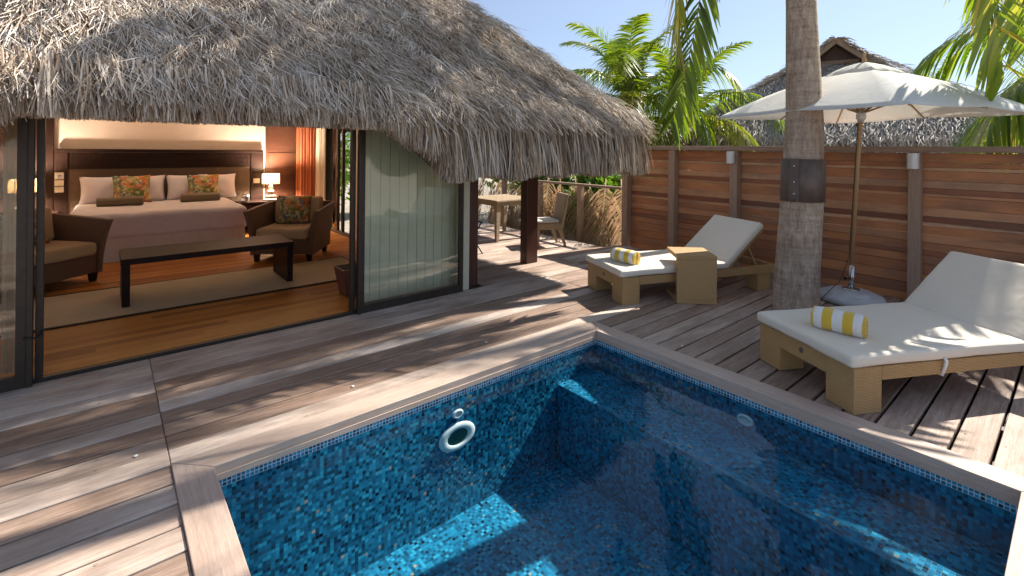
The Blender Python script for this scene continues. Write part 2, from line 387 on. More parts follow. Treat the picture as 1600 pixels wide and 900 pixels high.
M['leaf'] = mat_strand('palm_leaf', [(0.0, (0.03, 0.07, 0.012)), (0.4, (0.075, 0.14, 0.016)), (0.75, (0.15, 0.21, 0.025)), (0.93, (0.28, 0.27, 0.045)), (1.0, (0.38, 0.28, 0.07))], 0.45, 0.38)
M['drylef'] = mat_strand('dried_palm_leaf', [(0.0, (0.15, 0.095, 0.05)), (0.5, (0.40, 0.285, 0.17)), (1.0, (0.60, 0.49, 0.33))], 0.25, 0.6)
M['bush'] = mat_strand('shrub_leaf', [(0.0, (0.03, 0.07, 0.012)), (0.5, (0.08, 0.17, 0.022)), (1.0, (0.18, 0.26, 0.04))], 0.4, 0.45)
M['litter'] = mat_strand('leaf_litter', [(0.0, (0.12, 0.08, 0.05)), (0.5, (0.32, 0.24, 0.17)), (1.0, (0.52, 0.45, 0.36))], 0.0, 0.8)

def mat_bark():
    t = NT('palm_bark'); co = t.coord()
    warp = t.vmath('ADD', co, t.vmath('SCALE', t.noise(co, 5, 3, out=1)))
    warp.node.inputs[1].links[0].from_node.inputs['Scale'].default_value = 0.06
    crack = t.noise(t.mapping(warp, (15, 15, 3.2)), 1.6, 8, 0.72)
    ring = t.noise(t.mapping(warp, (1.0, 1.0, 17)), 1.5, 5, 0.6)
    fine = t.noise(co, 48, 4, 0.7)
    mixv = t.math('ADD', t.math('ADD', t.math('MULTIPLY', ring, 0.24), t.math('MULTIPLY', crack, 0.52)), t.math('MULTIPLY', fine, 0.24))
    c = t.ramp(mixv, [(0.34, (0.08, 0.055, 0.04)), (0.45, (0.31, 0.22, 0.16)), (0.56, (0.49, 0.39, 0.30)), (0.7, (0.60, 0.51, 0.42))])
    c = t.mix(t.ramp(t.noise(co, 3, 4), [(0.45, 0), (0.7, 0.45)]), c, (0.20, 0.15, 0.11))
    t.color(c); t.rough(0.9); t.bump(mixv, 0.9, 0.03)
    return t.m
M['bark'] = mat_bark()

def mat_sand():
    t = NT('sandy_ground'); co = t.coord()
    n = t.noise(co, 4, 6, 0.65); n2 = t.noise(co, 60, 3)
    c = t.ramp(n, [(0.3, (0.26, 0.21, 0.16)), (0.55, (0.42, 0.37, 0.30)), (0.8, (0.5, 0.45, 0.38))])
    c = t.mix(t.ramp(n2, [(0.4, 0.0), (0.7, 0.5)]), c, (0.2, 0.16, 0.12))
    t.color(c); t.rough(0.95); t.bump(n2, 0.6, 0.02)
    return t.m
M['sand'] = mat_sand()

# ------------------------------------------------------------------ geometry helpers
def tag(o, label=None, cat=None, group=None, kind=None):
    if label: o['label'] = label
    if cat: o['category'] = cat
    if group: o['group'] = group
    if kind: o['kind'] = kind
    return o

def empty(name, loc=(0, 0, 0), rz=0.0):
    o = bpy.data.objects.new(name, None); COL.objects.link(o)
    o.location = loc; o.rotation_euler = (0, 0, rz); o.empty_display_size = 0.2
    return o

def link_mesh(name, me, mat, parent=None, loc=(0, 0, 0), rot=(0, 0, 0)):
    me.materials.append(mat)
    o = bpy.data.objects.new(name, me); COL.objects.link(o)
    o.location = loc; o.rotation_euler = rot
    if parent is not None: o.parent = parent
    return o

def kids(o): return [c for c in bpy.data.objects if c.parent == o]

def copy_tree(o, parent=None):
    c = o.copy(); COL.objects.link(c); c.parent = parent
    for ch in kids(o): copy_tree(ch, c)
    return c

def basis(d):
    d = Vector(d).normalized()
    a = Vector((0, 0, 1)) if abs(d.z) < 0.9 else Vector((1, 0, 0))
    u = d.cross(a).normalized(); v = d.cross(u).normalized()
    return u, v

class MB:
    def __init__(s): s.v = []; s.f = []; s.t = []; s.uv = {}
    def add(s, vs, fs, tone=0.5):
        b = len(s.v); s.v += [tuple(p) for p in vs]
        for f in fs: s.f.append(tuple(b + i for i in f)); s.t.append(tone)
        return s
    def hexa(s, bot, top, tone=0.5):
        return s.add(list(bot) + list(top), [(3, 2, 1, 0), (4, 5, 6, 7), (0, 1, 5, 4), (1, 2, 6, 5), (2, 3, 7, 6), (3, 0, 4, 7)], tone)
    def box(s, x0, x1, y0, y1, z0, z1, tone=0.5):
        return s.hexa([(x0, y0, z0), (x1, y0, z0), (x1, y1, z0), (x0, y1, z0)], [(x0, y0, z1), (x1, y0, z1), (x1, y1, z1), (x0, y1, z1)], tone)
    def bar(s, a, b, w, h, tone=0.5):
        a = Vector(a); b = Vector(b); d = (b - a).normalized()
        sx = Vector((-d.y, d.x, 0)); 
        sx = sx.normalized() if sx.length > 1e-4 else Vector((1, 0, 0))
        sz = sx.cross(d).normalized()
        q = [(-1, -1), (1, -1), (1, 1), (-1, 1)]
        return s.hexa([a + sx * (w / 2 * i) + sz * (h / 2 * j) for i, j in q], [b + sx * (w / 2 * i) + sz * (h / 2 * j) for i, j in q], tone)
    def tube(s, pts, rad, n=10, cap=True, tone=0.5):
        pts = [Vector(p) for p in pts]; k = len(pts)
        if not hasattr(rad, '__len__'): rad = [rad] * k
        b = len(s.v); u = None
        for i, p in enumerate(pts):
            d = (pts[min(i + 1, k - 1)] - pts[max(i - 1, 0)]).normalized()
            if u is None: u, v = basis(d)
            else:
                u = (u - d * u.dot(d)).normalized(); v = d.cross(u).normalized()
            for j in range(n):
                a = 2 * pi * j / n; s.v.append(tuple(p + (u * cos(a) + v * sin(a)) * rad[i]))
        for i in range(k - 1):
            for j in range(n):
                s.f.append((b + i * n + j, b + i * n + (j + 1) % n, b + (i + 1) * n + (j + 1) % n, b + (i + 1) * n + j)); s.t.append(tone)
        if cap:
            s.f.append(tuple(b + j for j in range(n))[::-1]); s.t.append(tone)
            s.f.append(tuple(b + (k - 1) * n + j for j in range(n))); s.t.append(tone)
        return s
    def lathe(s, prof, n=24, c=(0, 0, 0), tone=0.5):
        b = len(s.v)
        for r, z in prof:
            for j in range(n):
                a = 2 * pi * j / n; s.v.append((c[0] + r * cos(a), c[1] + r * sin(a), c[2] + z))
        for i in range(len(prof) - 1):
            for j in range(n):
                s.f.append((b + i * n + j, b + i * n + (j + 1) % n, b + (i + 1) * n + (j + 1) % n, b + (i + 1) * n + j)); s.t.append(tone)
        return s
    def build(s, name, mat, parent=None, loc=(0, 0, 0), rot=(0, 0, 0), smooth=False, bevel=0.0, seg=2, uv=True):
        me = bpy.data.meshes.new(name); me.from_pydata(s.v, [], s.f); me.update()
        bm = bmesh.new(); bm.from_mesh(me); bmesh.ops.recalc_face_normals(bm, faces=bm.faces); bm.to_mesh(me); bm.free()
        at = me.attributes.new('tone', 'FLOAT', 'FACE'); at.data.foreach_set('value', s.t)
        if uv:
            ul = me.uv_layers.new(name='uv'); co = me.vertices
            data = np.zeros(len(me.loops) * 2, dtype=np.float32)
            for p in me.polygons:
                n = p.normal; ax = max(range(3), key=lambda i: abs(n[i]))
                ia, ib = ((1, 2), (0, 2), (0, 1))[ax]
                for li in p.loop_indices:
                    q = co[me.loops[li].vertex_index].co
                    data[2 * li] = q[ia]; data[2 * li + 1] = q[ib]
            ul.data.foreach_set('uv', data)
        if smooth: me.polygons.foreach_set('use_smooth', [True] * len(me.polygons))
        o = link_mesh(name, me, mat, parent, loc, rot)
        if bevel:
            b = o.modifiers.new('bevel', 'BEVEL'); b.width = bevel; b.segments = seg; b.limit_method = 'ANGLE'; b.angle_limit = radians(35)
            b.harden_normals = False
            if seg > 1: me.polygons.foreach_set('use_smooth', [True] * len(me.polygons)); 
            if seg > 1:
                wnm = o.modifiers.new('wn', 'WEIGHTED_NORMAL'); wnm.keep_sharp = False
        return o

def ribbon_mesh(name, paths, wid, tone):
    """paths (N,K,3), wid (N,K,3) half width vectors, tone (N,) -> mesh of N strips"""
    N, K, _ = paths.shape
    v = np.empty((N, K, 2, 3), np.float32); v[:, :, 0] = paths - wid; v[:, :, 1] = paths + wid
    base = (np.arange(N) * K * 2)[:, None] + (np.arange(K - 1) * 2)[None, :]
    f = np.stack([base, base + 1, base + 3, base + 2], -1).reshape(-1, 4)
    me = bpy.data.meshes.new(name)
    me.vertices.add(N * K * 2); me.vertices.foreach_set('co', v.ravel())
    me.loops.add(f.size); me.loops.foreach_set('vertex_index', f.ravel().astype(np.int32))
    me.polygons.add(len(f)); me.polygons.foreach_set('loop_start', (np.arange(len(f)) * 4).astype(np.int32))
    me.update(calc_edges=True)
    at = me.attributes.new('tone', 'FLOAT', 'FACE'); at.data.foreach_set('value', np.repeat(tone, K - 1).astype(np.float32))
    me.validate()
    return me

def unit(a): return a / (np.linalg.norm(a, axis=-1, keepdims=True) + 1e-9)

def strands(P, D, U, L, W, lift, curl, tone, K=3, rng=RNG):
    """P base, D direction, U lift normal; returns paths and half-width vectors"""
    N = len(P); t = np.linspace(0, 1, K)[None, :, None]
    D = unit(D); side = unit(np.cross(D, U))
    roll = rng.uniform(-1.0, 1.0, (N, 1)); wv = unit(side * np.cos(roll) + U * np.sin(roll))
    c = rng.normal(0, 1, (N, 1, 1)) * curl
    path = P[:, None] + D[:, None] * L[:, None, None] * t + U[:, None] * (lift[:, None, None] * np.sin(t * pi * 0.75)) + side[:, None] * c * L[:, None, None] * (t ** 2)
    prof = np.array([0.75, 1.0, 0.45]) if K == 3 else np.linspace(1, 0.4, K)
    wid = wv[:, None] * (W[:, None] * 0.5 * prof[None, :])[:, :, None]
    return path, wid

def sheet(name, nu, nv, fn, mat, parent=None, smooth=True, thick=0.0, loc=(0, 0, 0), rot=(0, 0, 0), tone=0.5):
    vs = [fn(i / nu, j / nv) for j in range(nv + 1) for i in range(nu + 1)]
    fs = [(j * (nu + 1) + i, j * (nu + 1) + i + 1, (j + 1) * (nu + 1) + i + 1, (j + 1) * (nu + 1) + i) for j in range(nv) for i in range(nu)]
    m = MB(); m.add(vs, fs, tone)
    o = m.build(name, mat, parent, loc, rot, smooth)
    if thick:
        so = o.modifiers.new('solid', 'SOLIDIFY'); so.thickness = thick; so.offset = 0
    return o

def pillow_mb(w, h, t, n=14, seed=0, ears=0.10):
    """cushion in the local XZ plane (x width, z height), thickness along y, base at z=0"""
    m = MB(); rr = random.Random(seed)
    ph = [rr.uniform(0, 6.28) for _ in range(4)]
    def pt(u, v, s):
        a, b = 2 * u - 1, 2 * v - 1
        e = (1 - abs(a) ** 2.6) * (1 - abs(b) ** 2.6)
        th = t / 2 * max(0, e) ** 0.55
        pin = 1 - ears * (1 - a * a) * 0.9
        pinx = 1 - ears * (1 - b * b) * 0.9
        wr = 0.012 * sin(5 * a + ph[0]) * sin(4 * b + ph[1]) * e
        return (a * w / 2 * pinx, s * (th + wr), (b * pin + 1) * h / 2)
    for s in (-1, 1):
        vs = [pt(i / n, j / n, s) for j in range(n + 1) for i in range(n + 1)]
        fs = [(j * (n + 1) + i, j * (n + 1) + i + 1, (j + 1) * (n + 1) + i + 1, (j + 1) * (n + 1) + i) for j in range(n) for i in range(n)]
        m.add(vs, fs)
    return m

def weld(o, d=0.0005):
    me = o.data; bm = bmesh.new(); bm.from_mesh(me)
    bmesh.ops.remove_doubles(bm, verts=bm.verts, dist=d); bmesh.ops.recalc_face_normals(bm, faces=bm.faces)
    bm.to_mesh(me); bm.free(); return o

# ------------------------------------------------------------------ ground and deck
PX0, PX1, PY0, PY1 = 0.437, 3.42, 0.20, 2.86        # pool opening
CX0, CX1, CY0, CY1 = 0.27, 3.583, 0.035, 3.03       # outer edge of the coping
g = MB(); B = 600
g.add([(-B, -B, -.2), (CX0, -B, -.2), (CX0, B, -.2), (-B, B, -.2)], [(0, 1, 2, 3)])
g.add([(CX1, -B, -.2), (B, -B, -.2), (B, B, -.2), (CX1, B, -.2)], [(0, 1, 2, 3)])
g.add([(CX0, -B, -.2), (CX1, -B, -.2), (CX1, CY0, -.2), (CX0, CY0, -.2)], [(0, 1, 2, 3)])
g.add([(CX0, CY1, -.2), (CX1, CY1, -.2), (CX1, B, -.2), (CX0, B, -.2)], [(0, 1, 2, 3)])
tag(g.build('ground', M['sand']), kind='structure')

d = MB(); PITCH = 0.1713
def boards(x0, x1, y0, y1, pitch, gap, z=0.0, joints=(), tone_max=1.0):
    y = y0
    while y < y1 - 0.02:
        yb = min(y + pitch, y1)
        xs = [x0] + [j for j in joints if x0 < j < x1] + [x1]
        for a, b in zip(xs[:-1], xs[1:]):
            dz = random.uniform(-0.0025, 0.0025)
            d.box(a + 0.0015, b - 0.0015, y + gap / 2, yb - gap / 2, z - 0.03 + dz, z + dz, random.random() * tone_max)
        y += pitch
boards(-5.5, CX0, -1.20, CY1, (CY1 + 1.20) / 25, 0.013)
boards(CX1 + .004, 6.96, -1.2, CY1, (CY1 + 1.2) / 25, 0.017, tone_max=.55)  # boards right of the pool keep to the darker tones
boards(CX0, CX1, -1.2, CY0 - .004, 0.17, 0.008)
boards(-5.5, 6.96, CY1 + .002, 4.66, (4.66 - CY1) / 10, 0.012, 0, (CX0, 4.4))
boards(3.50, 6.9, 4.66, 5.30, 0.16, 0.008, 0, (5.3,))
boards(3.50, 6.5, 5.30, 9.0, 0.165, 0.008)
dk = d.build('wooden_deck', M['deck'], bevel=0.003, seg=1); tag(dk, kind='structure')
pg = MB()   # timber plugs over the screws, two to a board at every joist
for xj in (-2.05, -1.03, -.02, .95, 1.93, 2.9, 3.9, 4.9, 5.9):
    for k in range(35):
        yb = -1.2 + k * (CY1 + 1.2) / 25 if k < 25 else CY1 + (k - 25) * (4.66 - CY1) / 10
        if k < 25 and CX0 - .05 < xj < CX1 + .05: continue
        for q in (.035, .135):
            if random.random() < .12: continue
            a0 = random.uniform(-.004, .004)
            pg.add([(xj + a0 + .0065 * cos(2 * pi * j / 8), yb + q + a0 + .0065 * sin(2 * pi * j / 8), .0034) for j in range(8)], [tuple(range(8))], random.random())
tag(pg.build('deck_plugs', M['fencepost'], uv=False), kind='structure')
jb = MB()
for x in (-4, -2, -.5, 4.2, 5.4, 6.6): jb.box(x, x + .06, -1.2, 4.6, -.17, -.033)
jb.box(-5.5, CX0 - .01, -1.2, 4.66, -.185, -.175); jb.box(CX1 + .01, 6.9, -1.2, 4.66, -.185, -.175); jb.box(CX0 - .01, CX1 + .01, CY1 + .01, 4.66, -.185, -.175)
tag(jb.build('deck_underside', M['black']), kind='structure')

for i, (x, y) in enumerate([(555, 604), (762.6, 535), (217, 713), (1069, 541)]):
    # four little white studs let into the boards
    a_, b_ = (x - 800) / 756, (y - 233 - 0.0105 * (x - 800)) / 756
    t_ = EYE / b_; p = fw * t_ + rt * (a_ * t_)
    m = MB().lathe([(0.0, 0.0), (0.009, 0.0), (0.011, 0.002), (0.008, 0.004), (0.0, 0.0045)], 14)
    o = m.build('deck_light', M['white_plastic'], None, (p.x, p.y, 0.0015), smooth=True)
    tag(o, ['tiny white deck light in the boards between glass panel and round pool jet', 'tiny white deck light in sunny boards near the far pool corner', 'tiny white deck light in the boards left of the pool corner', 'tiny white deck light in dark boards beside the woven lounger table'][i], 'deck light', 'white deck lights')

# ------------------------------------------------------------------ swimming pool
pool = empty('swimming_pool', (1.93, 1.53, 0))
tag(pool, 'plunge pool lined with blue glass mosaic and edged with timber coping', 'pool')
def pl(mb, name, mat, **k):
    return mb.build(name, mat, pool, loc=(-1.93, -1.53, 0), **k)
ZF = -0.95
def wallq(pts): return MB().add(pts, [(0, 1, 2, 3)])
pl(wallq([(PX0, PY1, ZF), (PX1, PY1, ZF), (PX1, PY1, -.068), (PX0, PY1, -.068)]), 'mosaic_wall', M['mosaic'])
pl(wallq([(PX1, PY0, ZF), (PX1, PY1, ZF), (PX1, PY1, -.068), (PX1, PY0, -.068)]), 'mosaic_wall', M['mosaic'])
pl(wallq([(PX0, PY0, ZF), (PX0, PY1, ZF), (PX0, PY1, -.068), (PX0, PY0, -.068)]), 'mosaic_wall', M['mosaic'])
pl(wallq([(PX0, PY0, ZF), (PX1, PY0, ZF), (PX1, PY0, -.068), (PX0, PY0, -.068)]), 'mosaic_wall', M['mosaic'])
pl(wallq([(PX0, PY0, ZF), (PX1, PY0, ZF), (PX1, PY1, ZF), (PX0, PY1, ZF)]), 'pool_floor', M['mosaic'])
bench = MB().box(2.92, PX1 - .002, PY0 + .002, PY1 - .002, ZF + .003, -.32)
pl(bench, 'bench_seat', M['mosaic'], bevel=0.012)
def cop(pts, name, mat, z1=0.014):
    m = MB().hexa([(x, y, -.064) for x, y in pts], [(x, y, z1) for x, y in pts], random.random())
    return pl(m, name, mat, bevel=0.004)
e = .0012
cop([(CX0, CY0 + e), (PX0, PY0 + e), (PX0, PY1 - e), (CX0, CY1 - e)], 'coping_board', M['coping_y'])
cop([(CX0 + e, CY1), (PX0 + e, PY1), (PX1 - e, PY1), (CX1 - e, CY1)], 'coping_board', M['coping_x'])
cop([(CX1, CY1 - e), (PX1, PY1 - e), (PX1, PY0 + e), (CX1, CY0 + e)], 'coping_board', M['coping_y'])
cop([(CX0 + e, CY0), (CX1 - e, CY0), (PX1 - e, PY0), (PX0 + e, PY0)], 'coping_board', M['coping_x'])
# lower fascia strip set slightly back makes the line in the timber lip
pl(MB().box(PX0 - .02, PX0 + .006, PY0, PY1, -.066, -.034), 'fascia_strip', M['coping_y'])
pl(MB().box(PX1 - .006, PX1 + .02, PY0, PY1, -.066, -.034), 'fascia_strip', M['coping_y'])
fs = MB(); fs.box(PX0 + .007, PX1 - .007, PY1 - .006, PY1 + .02, -.066, -.034)
pl(fs, 'fascia_strip', M['coping_x'])
def fitting(c, nrm, prof, mat, name, prof2=None):
    m = MB().lathe(prof, 36)
    q = Vector(nrm).to_track_quat('Z', 'Y').to_euler()
    return m.build(name, mat, pool, loc=(c[0] - 1.93, c[1] - 1.53, c[2]), rot=q, smooth=True)
r1 = fitting((1.92, PY1 - .002, -.385), (0, -1, 0), [(0.078, -.02), (0.078, 0.01), (0.085, 0.018), (0.115, 0.016), (0.133, 0.008), (0.136, 0.0)], M['white_plastic'], 'skimmer_ring'); r1.scale = (1.12, .70, 1)
m = MB().lathe([(0.0, .003), (0.03, .003), (0.077, 0.004)], 30)
m.build('skimmer_throat', M['glassdark'], r1, smooth=True)
fitting((1.92, PY1 - .002, -.225), (0, -1, 0), [(0.0, .012), (0.018, .012), (0.022, .006), (0.03, .016), (0.043, 0.012), (0.047, 0.0)], M['white_plastic'], 'jet_fitting').scale = (1, .65, 1)
fitting((PX1 - .002, 1.52, -.215), (-1, 0, 0), [(0.0, .012), (0.018, .012), (0.022, .006), (0.03, .016), (0.043, 0.012), (0.047, 0.0)], M['white_plastic'], 'jet_fitting').scale = (1.25, .8, 1)
wm = MB().add([(PX0 + .0005, PY0 + .0005, -.1065), (PX1 - .0005, PY0 + .0005, -.1065), (PX1 - .0005, PY1 - .0005, -.1065), (PX0 + .0005, PY1 - .0005, -.1065)], [(0, 1, 2, 3)])
tag(wm.build('water', M['water']), kind='structure')

# ------------------------------------------------------------------ main bungalow
house = empty('thatched_bungalow', (0.7, 7.7, 0))
tag(house, 'near thatched bungalow with shaggy eaves over an open glass fronted bedroom', 'bungalow')
def hp(mb, name, mat, parent=None, **k):
    if parent is None: return mb.build(name, mat, house, loc=(-.7, -7.7, 0), **k)
    return mb.build(name, mat, parent, **k)
WY = 4.70
FZ = 0.03
fl = MB(); y = WY + .01
while y < 10.75:
    x = -3.6 - random.random() * 2
    while x < 3.36:
        x2 = x + random.uniform(1.4, 2.6); fl.box(max(x, -3.6), min(x2, 3.36), y + .0008, y + .0892, -.05, FZ, random.random()); x = x2
        if x > 3.36: break
    y += .09
hp(fl, 'floor', M['floor'])
hp(MB().box(-4, 3.36, WY - .035, WY + .008, -.12, FZ - .004), 'door_sill', M['frame'])
# walls
w = MB(); w.box(-.64, 2.47, 10.72, 10.85, 0, 2.44); hp(w, 'back_wall', M['plaster'])
w = MB(); w.box(-3.6, -.645, 10.64, 10.85, 0, 2.44); hp(w, 'dark_wall_panel', M['darkwood'])
w = MB(); w.box(2.475, 3.38, 10.70, 10.85, 0, 2.44, .3)
for z0, z1 in ((.05, .5), (.55, 1.02), (1.07, 1.52), (1.57, 2.4)): w.box(2.53, 3.3, 10.685, 10.699, z0, z1, random.random())
hp(w, 'dark_wall_panel', M['panelwood'])
w = MB(); w.box(-3.75, -3.62, WY, 5.0, 0, 2.44); w.box(-3.75, -3.62, 9.6, 10.85, 0, 2.44); w.box(-3.75, -3.62, 5.0, 9.6, 2.3, 2.44); hp(w, 'side_wall', M['sidewall'])  # left wall is unseen; wide opening added to let skylight into the room
f = MB(); f.box(-3.72, -3.66, 5.0, 9.6, 0, .08); f.box(-3.72, -3.66, 5.0, 9.6, 2.22, 2.3)
for yy in (5.0, 6.5, 8.04, 9.54): f.box(-3.722, -3.658, yy, yy + .06, .081, 2.219)
wf = hp(f, 'added_window_frame', M['frame']); hp(MB().box(-3.694, -3.686, 5.02, 9.58, .05, 2.25), 'glass_pane', M['glass'], wf)  # added window with its pane, there to brighten the bedroom
w = MB(); w.box(3.34, 3.40, 4.86, 8.30, 0, 2.44); w.box(3.34, 3.40, 9.9, 10.69, 0, 2.44); w.box(3.34, 3.40, 8.30, 9.9, 2.1, 2.44)
hp(w, 'side_wall', M['sidewall'])
hp(MB().box(-3.75, 3.42, WY - .05, 10.85, 2.45, 2.5), 'ceiling', M['ceiling'])
# sage vertical boards behind the glass
s = MB(); n = 11; x0, x1 = 2.03, 3.24
for i in range(n):
    a = x0 + (x1 - x0) * i / n; b = x0 + (x1 - x0) * (i + 1) / n
    s.box(a + .003, b - .003, 4.86, 4.885, 0.0, 2.4, random.random())
s.box(x0, x1, 4.889, 4.93, 0, 2.4)
hp(s, 'board_wall', M['siding'])
# front aluminium: door frames and glass
def stile(x0, x1, y0, y1, z0=0.0, z1=2.4): return MB().box(x0, x1, y0, y1, z0, z1)
hp(stile(-.405, -.372, 4.60, 4.66), 'door_post', M['frame'], bevel=.004)
hp(stile(-.366, -.325, 4.675, 4.73), 'door_post', M['frame'], bevel=.004)
hp(stile(1.862, 1.905, 4.675, 4.73), 'door_post', M['frame'], bevel=.004)
hp(stile(1.912, 1.945, 4.61, 4.665), 'door_post', M['frame'], bevel=.004)
def glazed(xa, xb, yy, rail=.085):
    f = MB(); f.box(xa, xb, yy - .02, yy + .02, .0, rail); f.box(xa, xa + .035, yy - .02, yy + .02, rail, 2.3); f.box(xb - .05, xb, yy - .02, yy + .02, rail, 2.3); f.box(xa, xb, yy - .02, yy + .02, 2.301, 2.38)
    fo = hp(f, 'glass_panel_frame', M['frame'])
    hp(MB().box(xa + .03, xb - .045, yy - .004, yy + .004, rail - .01, 2.31), 'glass_pane', M['glass'], fo)
glazed(1.946, 3.165, 4.645)
glazed(-2.6, -.406, 4.63)
glazed(-3.62, -2.61, 4.63)
hp(MB().box(3.172, 3.275, 4.66, 4.80, 0, 2.4), 'corner_trim', M['trim'], bevel=.006)
hp(MB().box(3.28, 3.42, 4.69, 4.83, 0, 2.45), 'timber_post', M['darkpost'], bevel=.006)
hp(MB().box(4.63, 4.84, 5.165, 5.31, 0, 2.35), 'timber_post', M['darkpost'], bevel=.006)
hp(MB().box(3.3, 5.4, 4.9, 5.02, 2.1, 2.25), 'eave_beam', M['darkpost'])
# side sliding door
f = MB(); f.box(3.345, 3.395, 9.09, 9.20, FZ, 2.1); f.box(3.345, 3.395, 8.30, 8.36, FZ, 2.1); f.box(3.345, 3.395, 8.361, 9.089, FZ, .09); f.box(3.345, 3.395, 9.201, 9.9, FZ, .08); f.box(3.345, 3.395, 8.84, 8.90, .091, 2.1)
so = hp(f, 'side_door_frame', M['frame'])
hp(MB().box(3.366, 3.374, 9.2, 9.9, .07, 2.1), 'glass_pane', M['glass'], so)
hp(MB().tube([(3.335, 9.23, .82), (3.29, 9.23, .84), (3.29, 9.23, 1.0), (3.335, 9.23, 1.02)], .012, 8), 'door_handle', M['black'], so, smooth=True)

# roof
EX, EYY, EZ = 5.62, 4.02, 2.02
RZ = EZ + 3.68; RX1 = EX - 3.68 * 1.10; RX0 = -4.4 + 3.7  # left end of the roof shortened so skylight reaches the added window
r = MB()
c = [(-4.4, EYY, EZ), (EX, EYY, EZ), (EX, 11.4, EZ), (-4.4, 11.4, EZ), (RX0, 7.7, RZ), (RX1, 7.7, RZ)]
r.add(c, [(0, 1, 5, 4), (1, 2, 5), (2, 3, 4, 5), (3, 0, 4)])
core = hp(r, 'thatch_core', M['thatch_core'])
def eave_bottom(x):
    """underside of the fringe along the front: trimmed up over the doors, low elsewhere"""
    x = np.asarray(x, float)
    z = np.full_like(x, 1.335)
    z = np.where((x > -.42) & (x < 1.86), 1.80, z)
    k = (x >= 1.86) & (x <= 2.55); u = np.clip((x - 1.86) / .69, 0, 1); z = np.where(k, 1.80 - .465 * u ** 1.25, z)
    k = (x <= -.42) & (x > -1.1); u = np.clip((-.42 - x) / .68, 0, 1); z = np.where(k, 1.80 - .465 * u, z)
    return z
lines = []
# (a) surface strands on the front slope
Nf = 125000
X = RNG.uniform(-2.6, EX, Nf * 2); S = RNG.uniform(-.05, 3.3, Nf * 2)
keep = X < EX - S * 0.707 * 1.10 + .02
X = X[keep][:Nf]; S = S[keep][:Nf]; Nf = len(X)
nrm = np.array([0, -.707, .707]); dn = np.array([0, -.707, -.707])
lump = .05 * np.sin(X * 2.3 + 1.0) * np.sin(S * 3.1 + X) + .03 * np.sin(X * 7 + S * 5)
P = np.stack([X, EYY + S * .707, EZ + S * .707], -1) + nrm * (RNG.uniform(0.0, .06, Nf) + lump * .6)[:, None]
cid = (np.floor(X * 10 + 1.5 * np.sin(S * 7)).astype(int) * 131 + np.floor(S * 3.6 + np.sin(X * 5)).astype(int) * 17) % 997
cr_ = RNG.normal(0, 1, (997, 4))
P = P + nrm * (.045 * np.abs(cr_[cid, 0]))[:, None]
yaw = RNG.normal(0.18, .17, Nf) + .16 * cr_[cid, 1]
D = dn * np.cos(yaw)[:, None] + np.array([1, 0, 0]) * np.sin(yaw)[:, None] + nrm * RNG.normal(.0, .16, Nf)[:, None]
L = RNG.uniform(.10, .30, Nf); Wd = RNG.uniform(.003, .0085, Nf)
brow = lambda x, s: np.clip((s * .707 + EZ - eave_bottom(x)) / .75 - .03, .06, 9)
L = np.minimum(L, brow(X, S))
patch = np.sin(X * 1.7 + 2 * np.sin(S * 1.3)) * np.sin(S * 2.1 + X * .6)
tone = np.clip(RNG.normal(.60, .24, Nf) + .10 * patch + .06 * S / 3 + .10 * cr_[cid, 2], 0, 1)
lines.append((strands(P, D, np.repeat(nrm[None], Nf, 0), L, Wd, RNG.uniform(.005, .05, Nf), .26, tone), tone))
# (b) long straight strands laid over, more ordered
Nb = 15000
X = RNG.uniform(-2.4, EX, Nb * 2); S = RNG.uniform(0.0, 3.2, Nb * 2); keep = X < EX - S * 0.707 * 1.1; X = X[keep][:Nb]; S = S[keep][:Nb]; Nb = len(X)
P = np.stack([X, EYY + S * .707, EZ + S * .707], -1) + nrm * RNG.uniform(.02, .08, Nb)[:, None]
yaw = RNG.normal(.22, .16, Nb)
D = dn * np.cos(yaw)[:, None] + np.array([1, 0, 0]) * np.sin(yaw)[:, None] + nrm * RNG.normal(.02, .06, Nb)[:, None]
tone = np.clip(RNG.normal(.66, .2, Nb), 0, 1)
lines.append((strands(P, D, np.repeat(nrm[None], Nb, 0), np.minimum(RNG.uniform(.25, .5, Nb), brow(X, S)), RNG.uniform(.004, .010, Nb), RNG.uniform(.0, .04, Nb), .14, tone), tone))
# (c) the hanging fringe along the front
Ng = 24000
X = RNG.uniform(-2.6, EX + .02, Ng); zb = eave_bottom(X + RNG.normal(0, .02, Ng))
zt = np.minimum(RNG.uniform(1.86, 2.12, Ng), zb + RNG.uniform(.28, .75, Ng))
zt = np.maximum(zt, zb + .12)
zt2 = np.where(RNG.random(Ng) < .45, zb + RNG.uniform(.2, .42, Ng), zt)
depth = RNG.uniform(-.10, .16, Ng); ends = zb + np.abs(RNG.normal(0, .022, Ng)) + .03 * np.sin(X * 9) * (zb < 1.6)
P = np.stack([X, EYY + depth - .03 + (zt2 > 2.0) * .0, zt2], -1)
D = np.stack([RNG.normal(.06, .065, Ng), RNG.normal(-.05, .05, Ng), -np.ones(Ng)], -1)
gid = np.floor(X * 14).astype(int) % 499; gr_ = RNG.normal(0, 1, (499, 3))
P[:, 1] += .035 * gr_[gid, 0]; D[:, 0] += .05 * gr_[gid, 1]
tone = np.clip(RNG.normal(.42, .24, Ng) - .06 * (depth > .05) + .08 * gr_[gid, 2], 0, 1)
U = np.repeat(np.array([[0, -1., 0]]), Ng, 0)
lines.append((strands(P, D, U, zt2 - ends, RNG.uniform(.005, .015, Ng), RNG.uniform(.0, .05, Ng), .06, tone), tone))
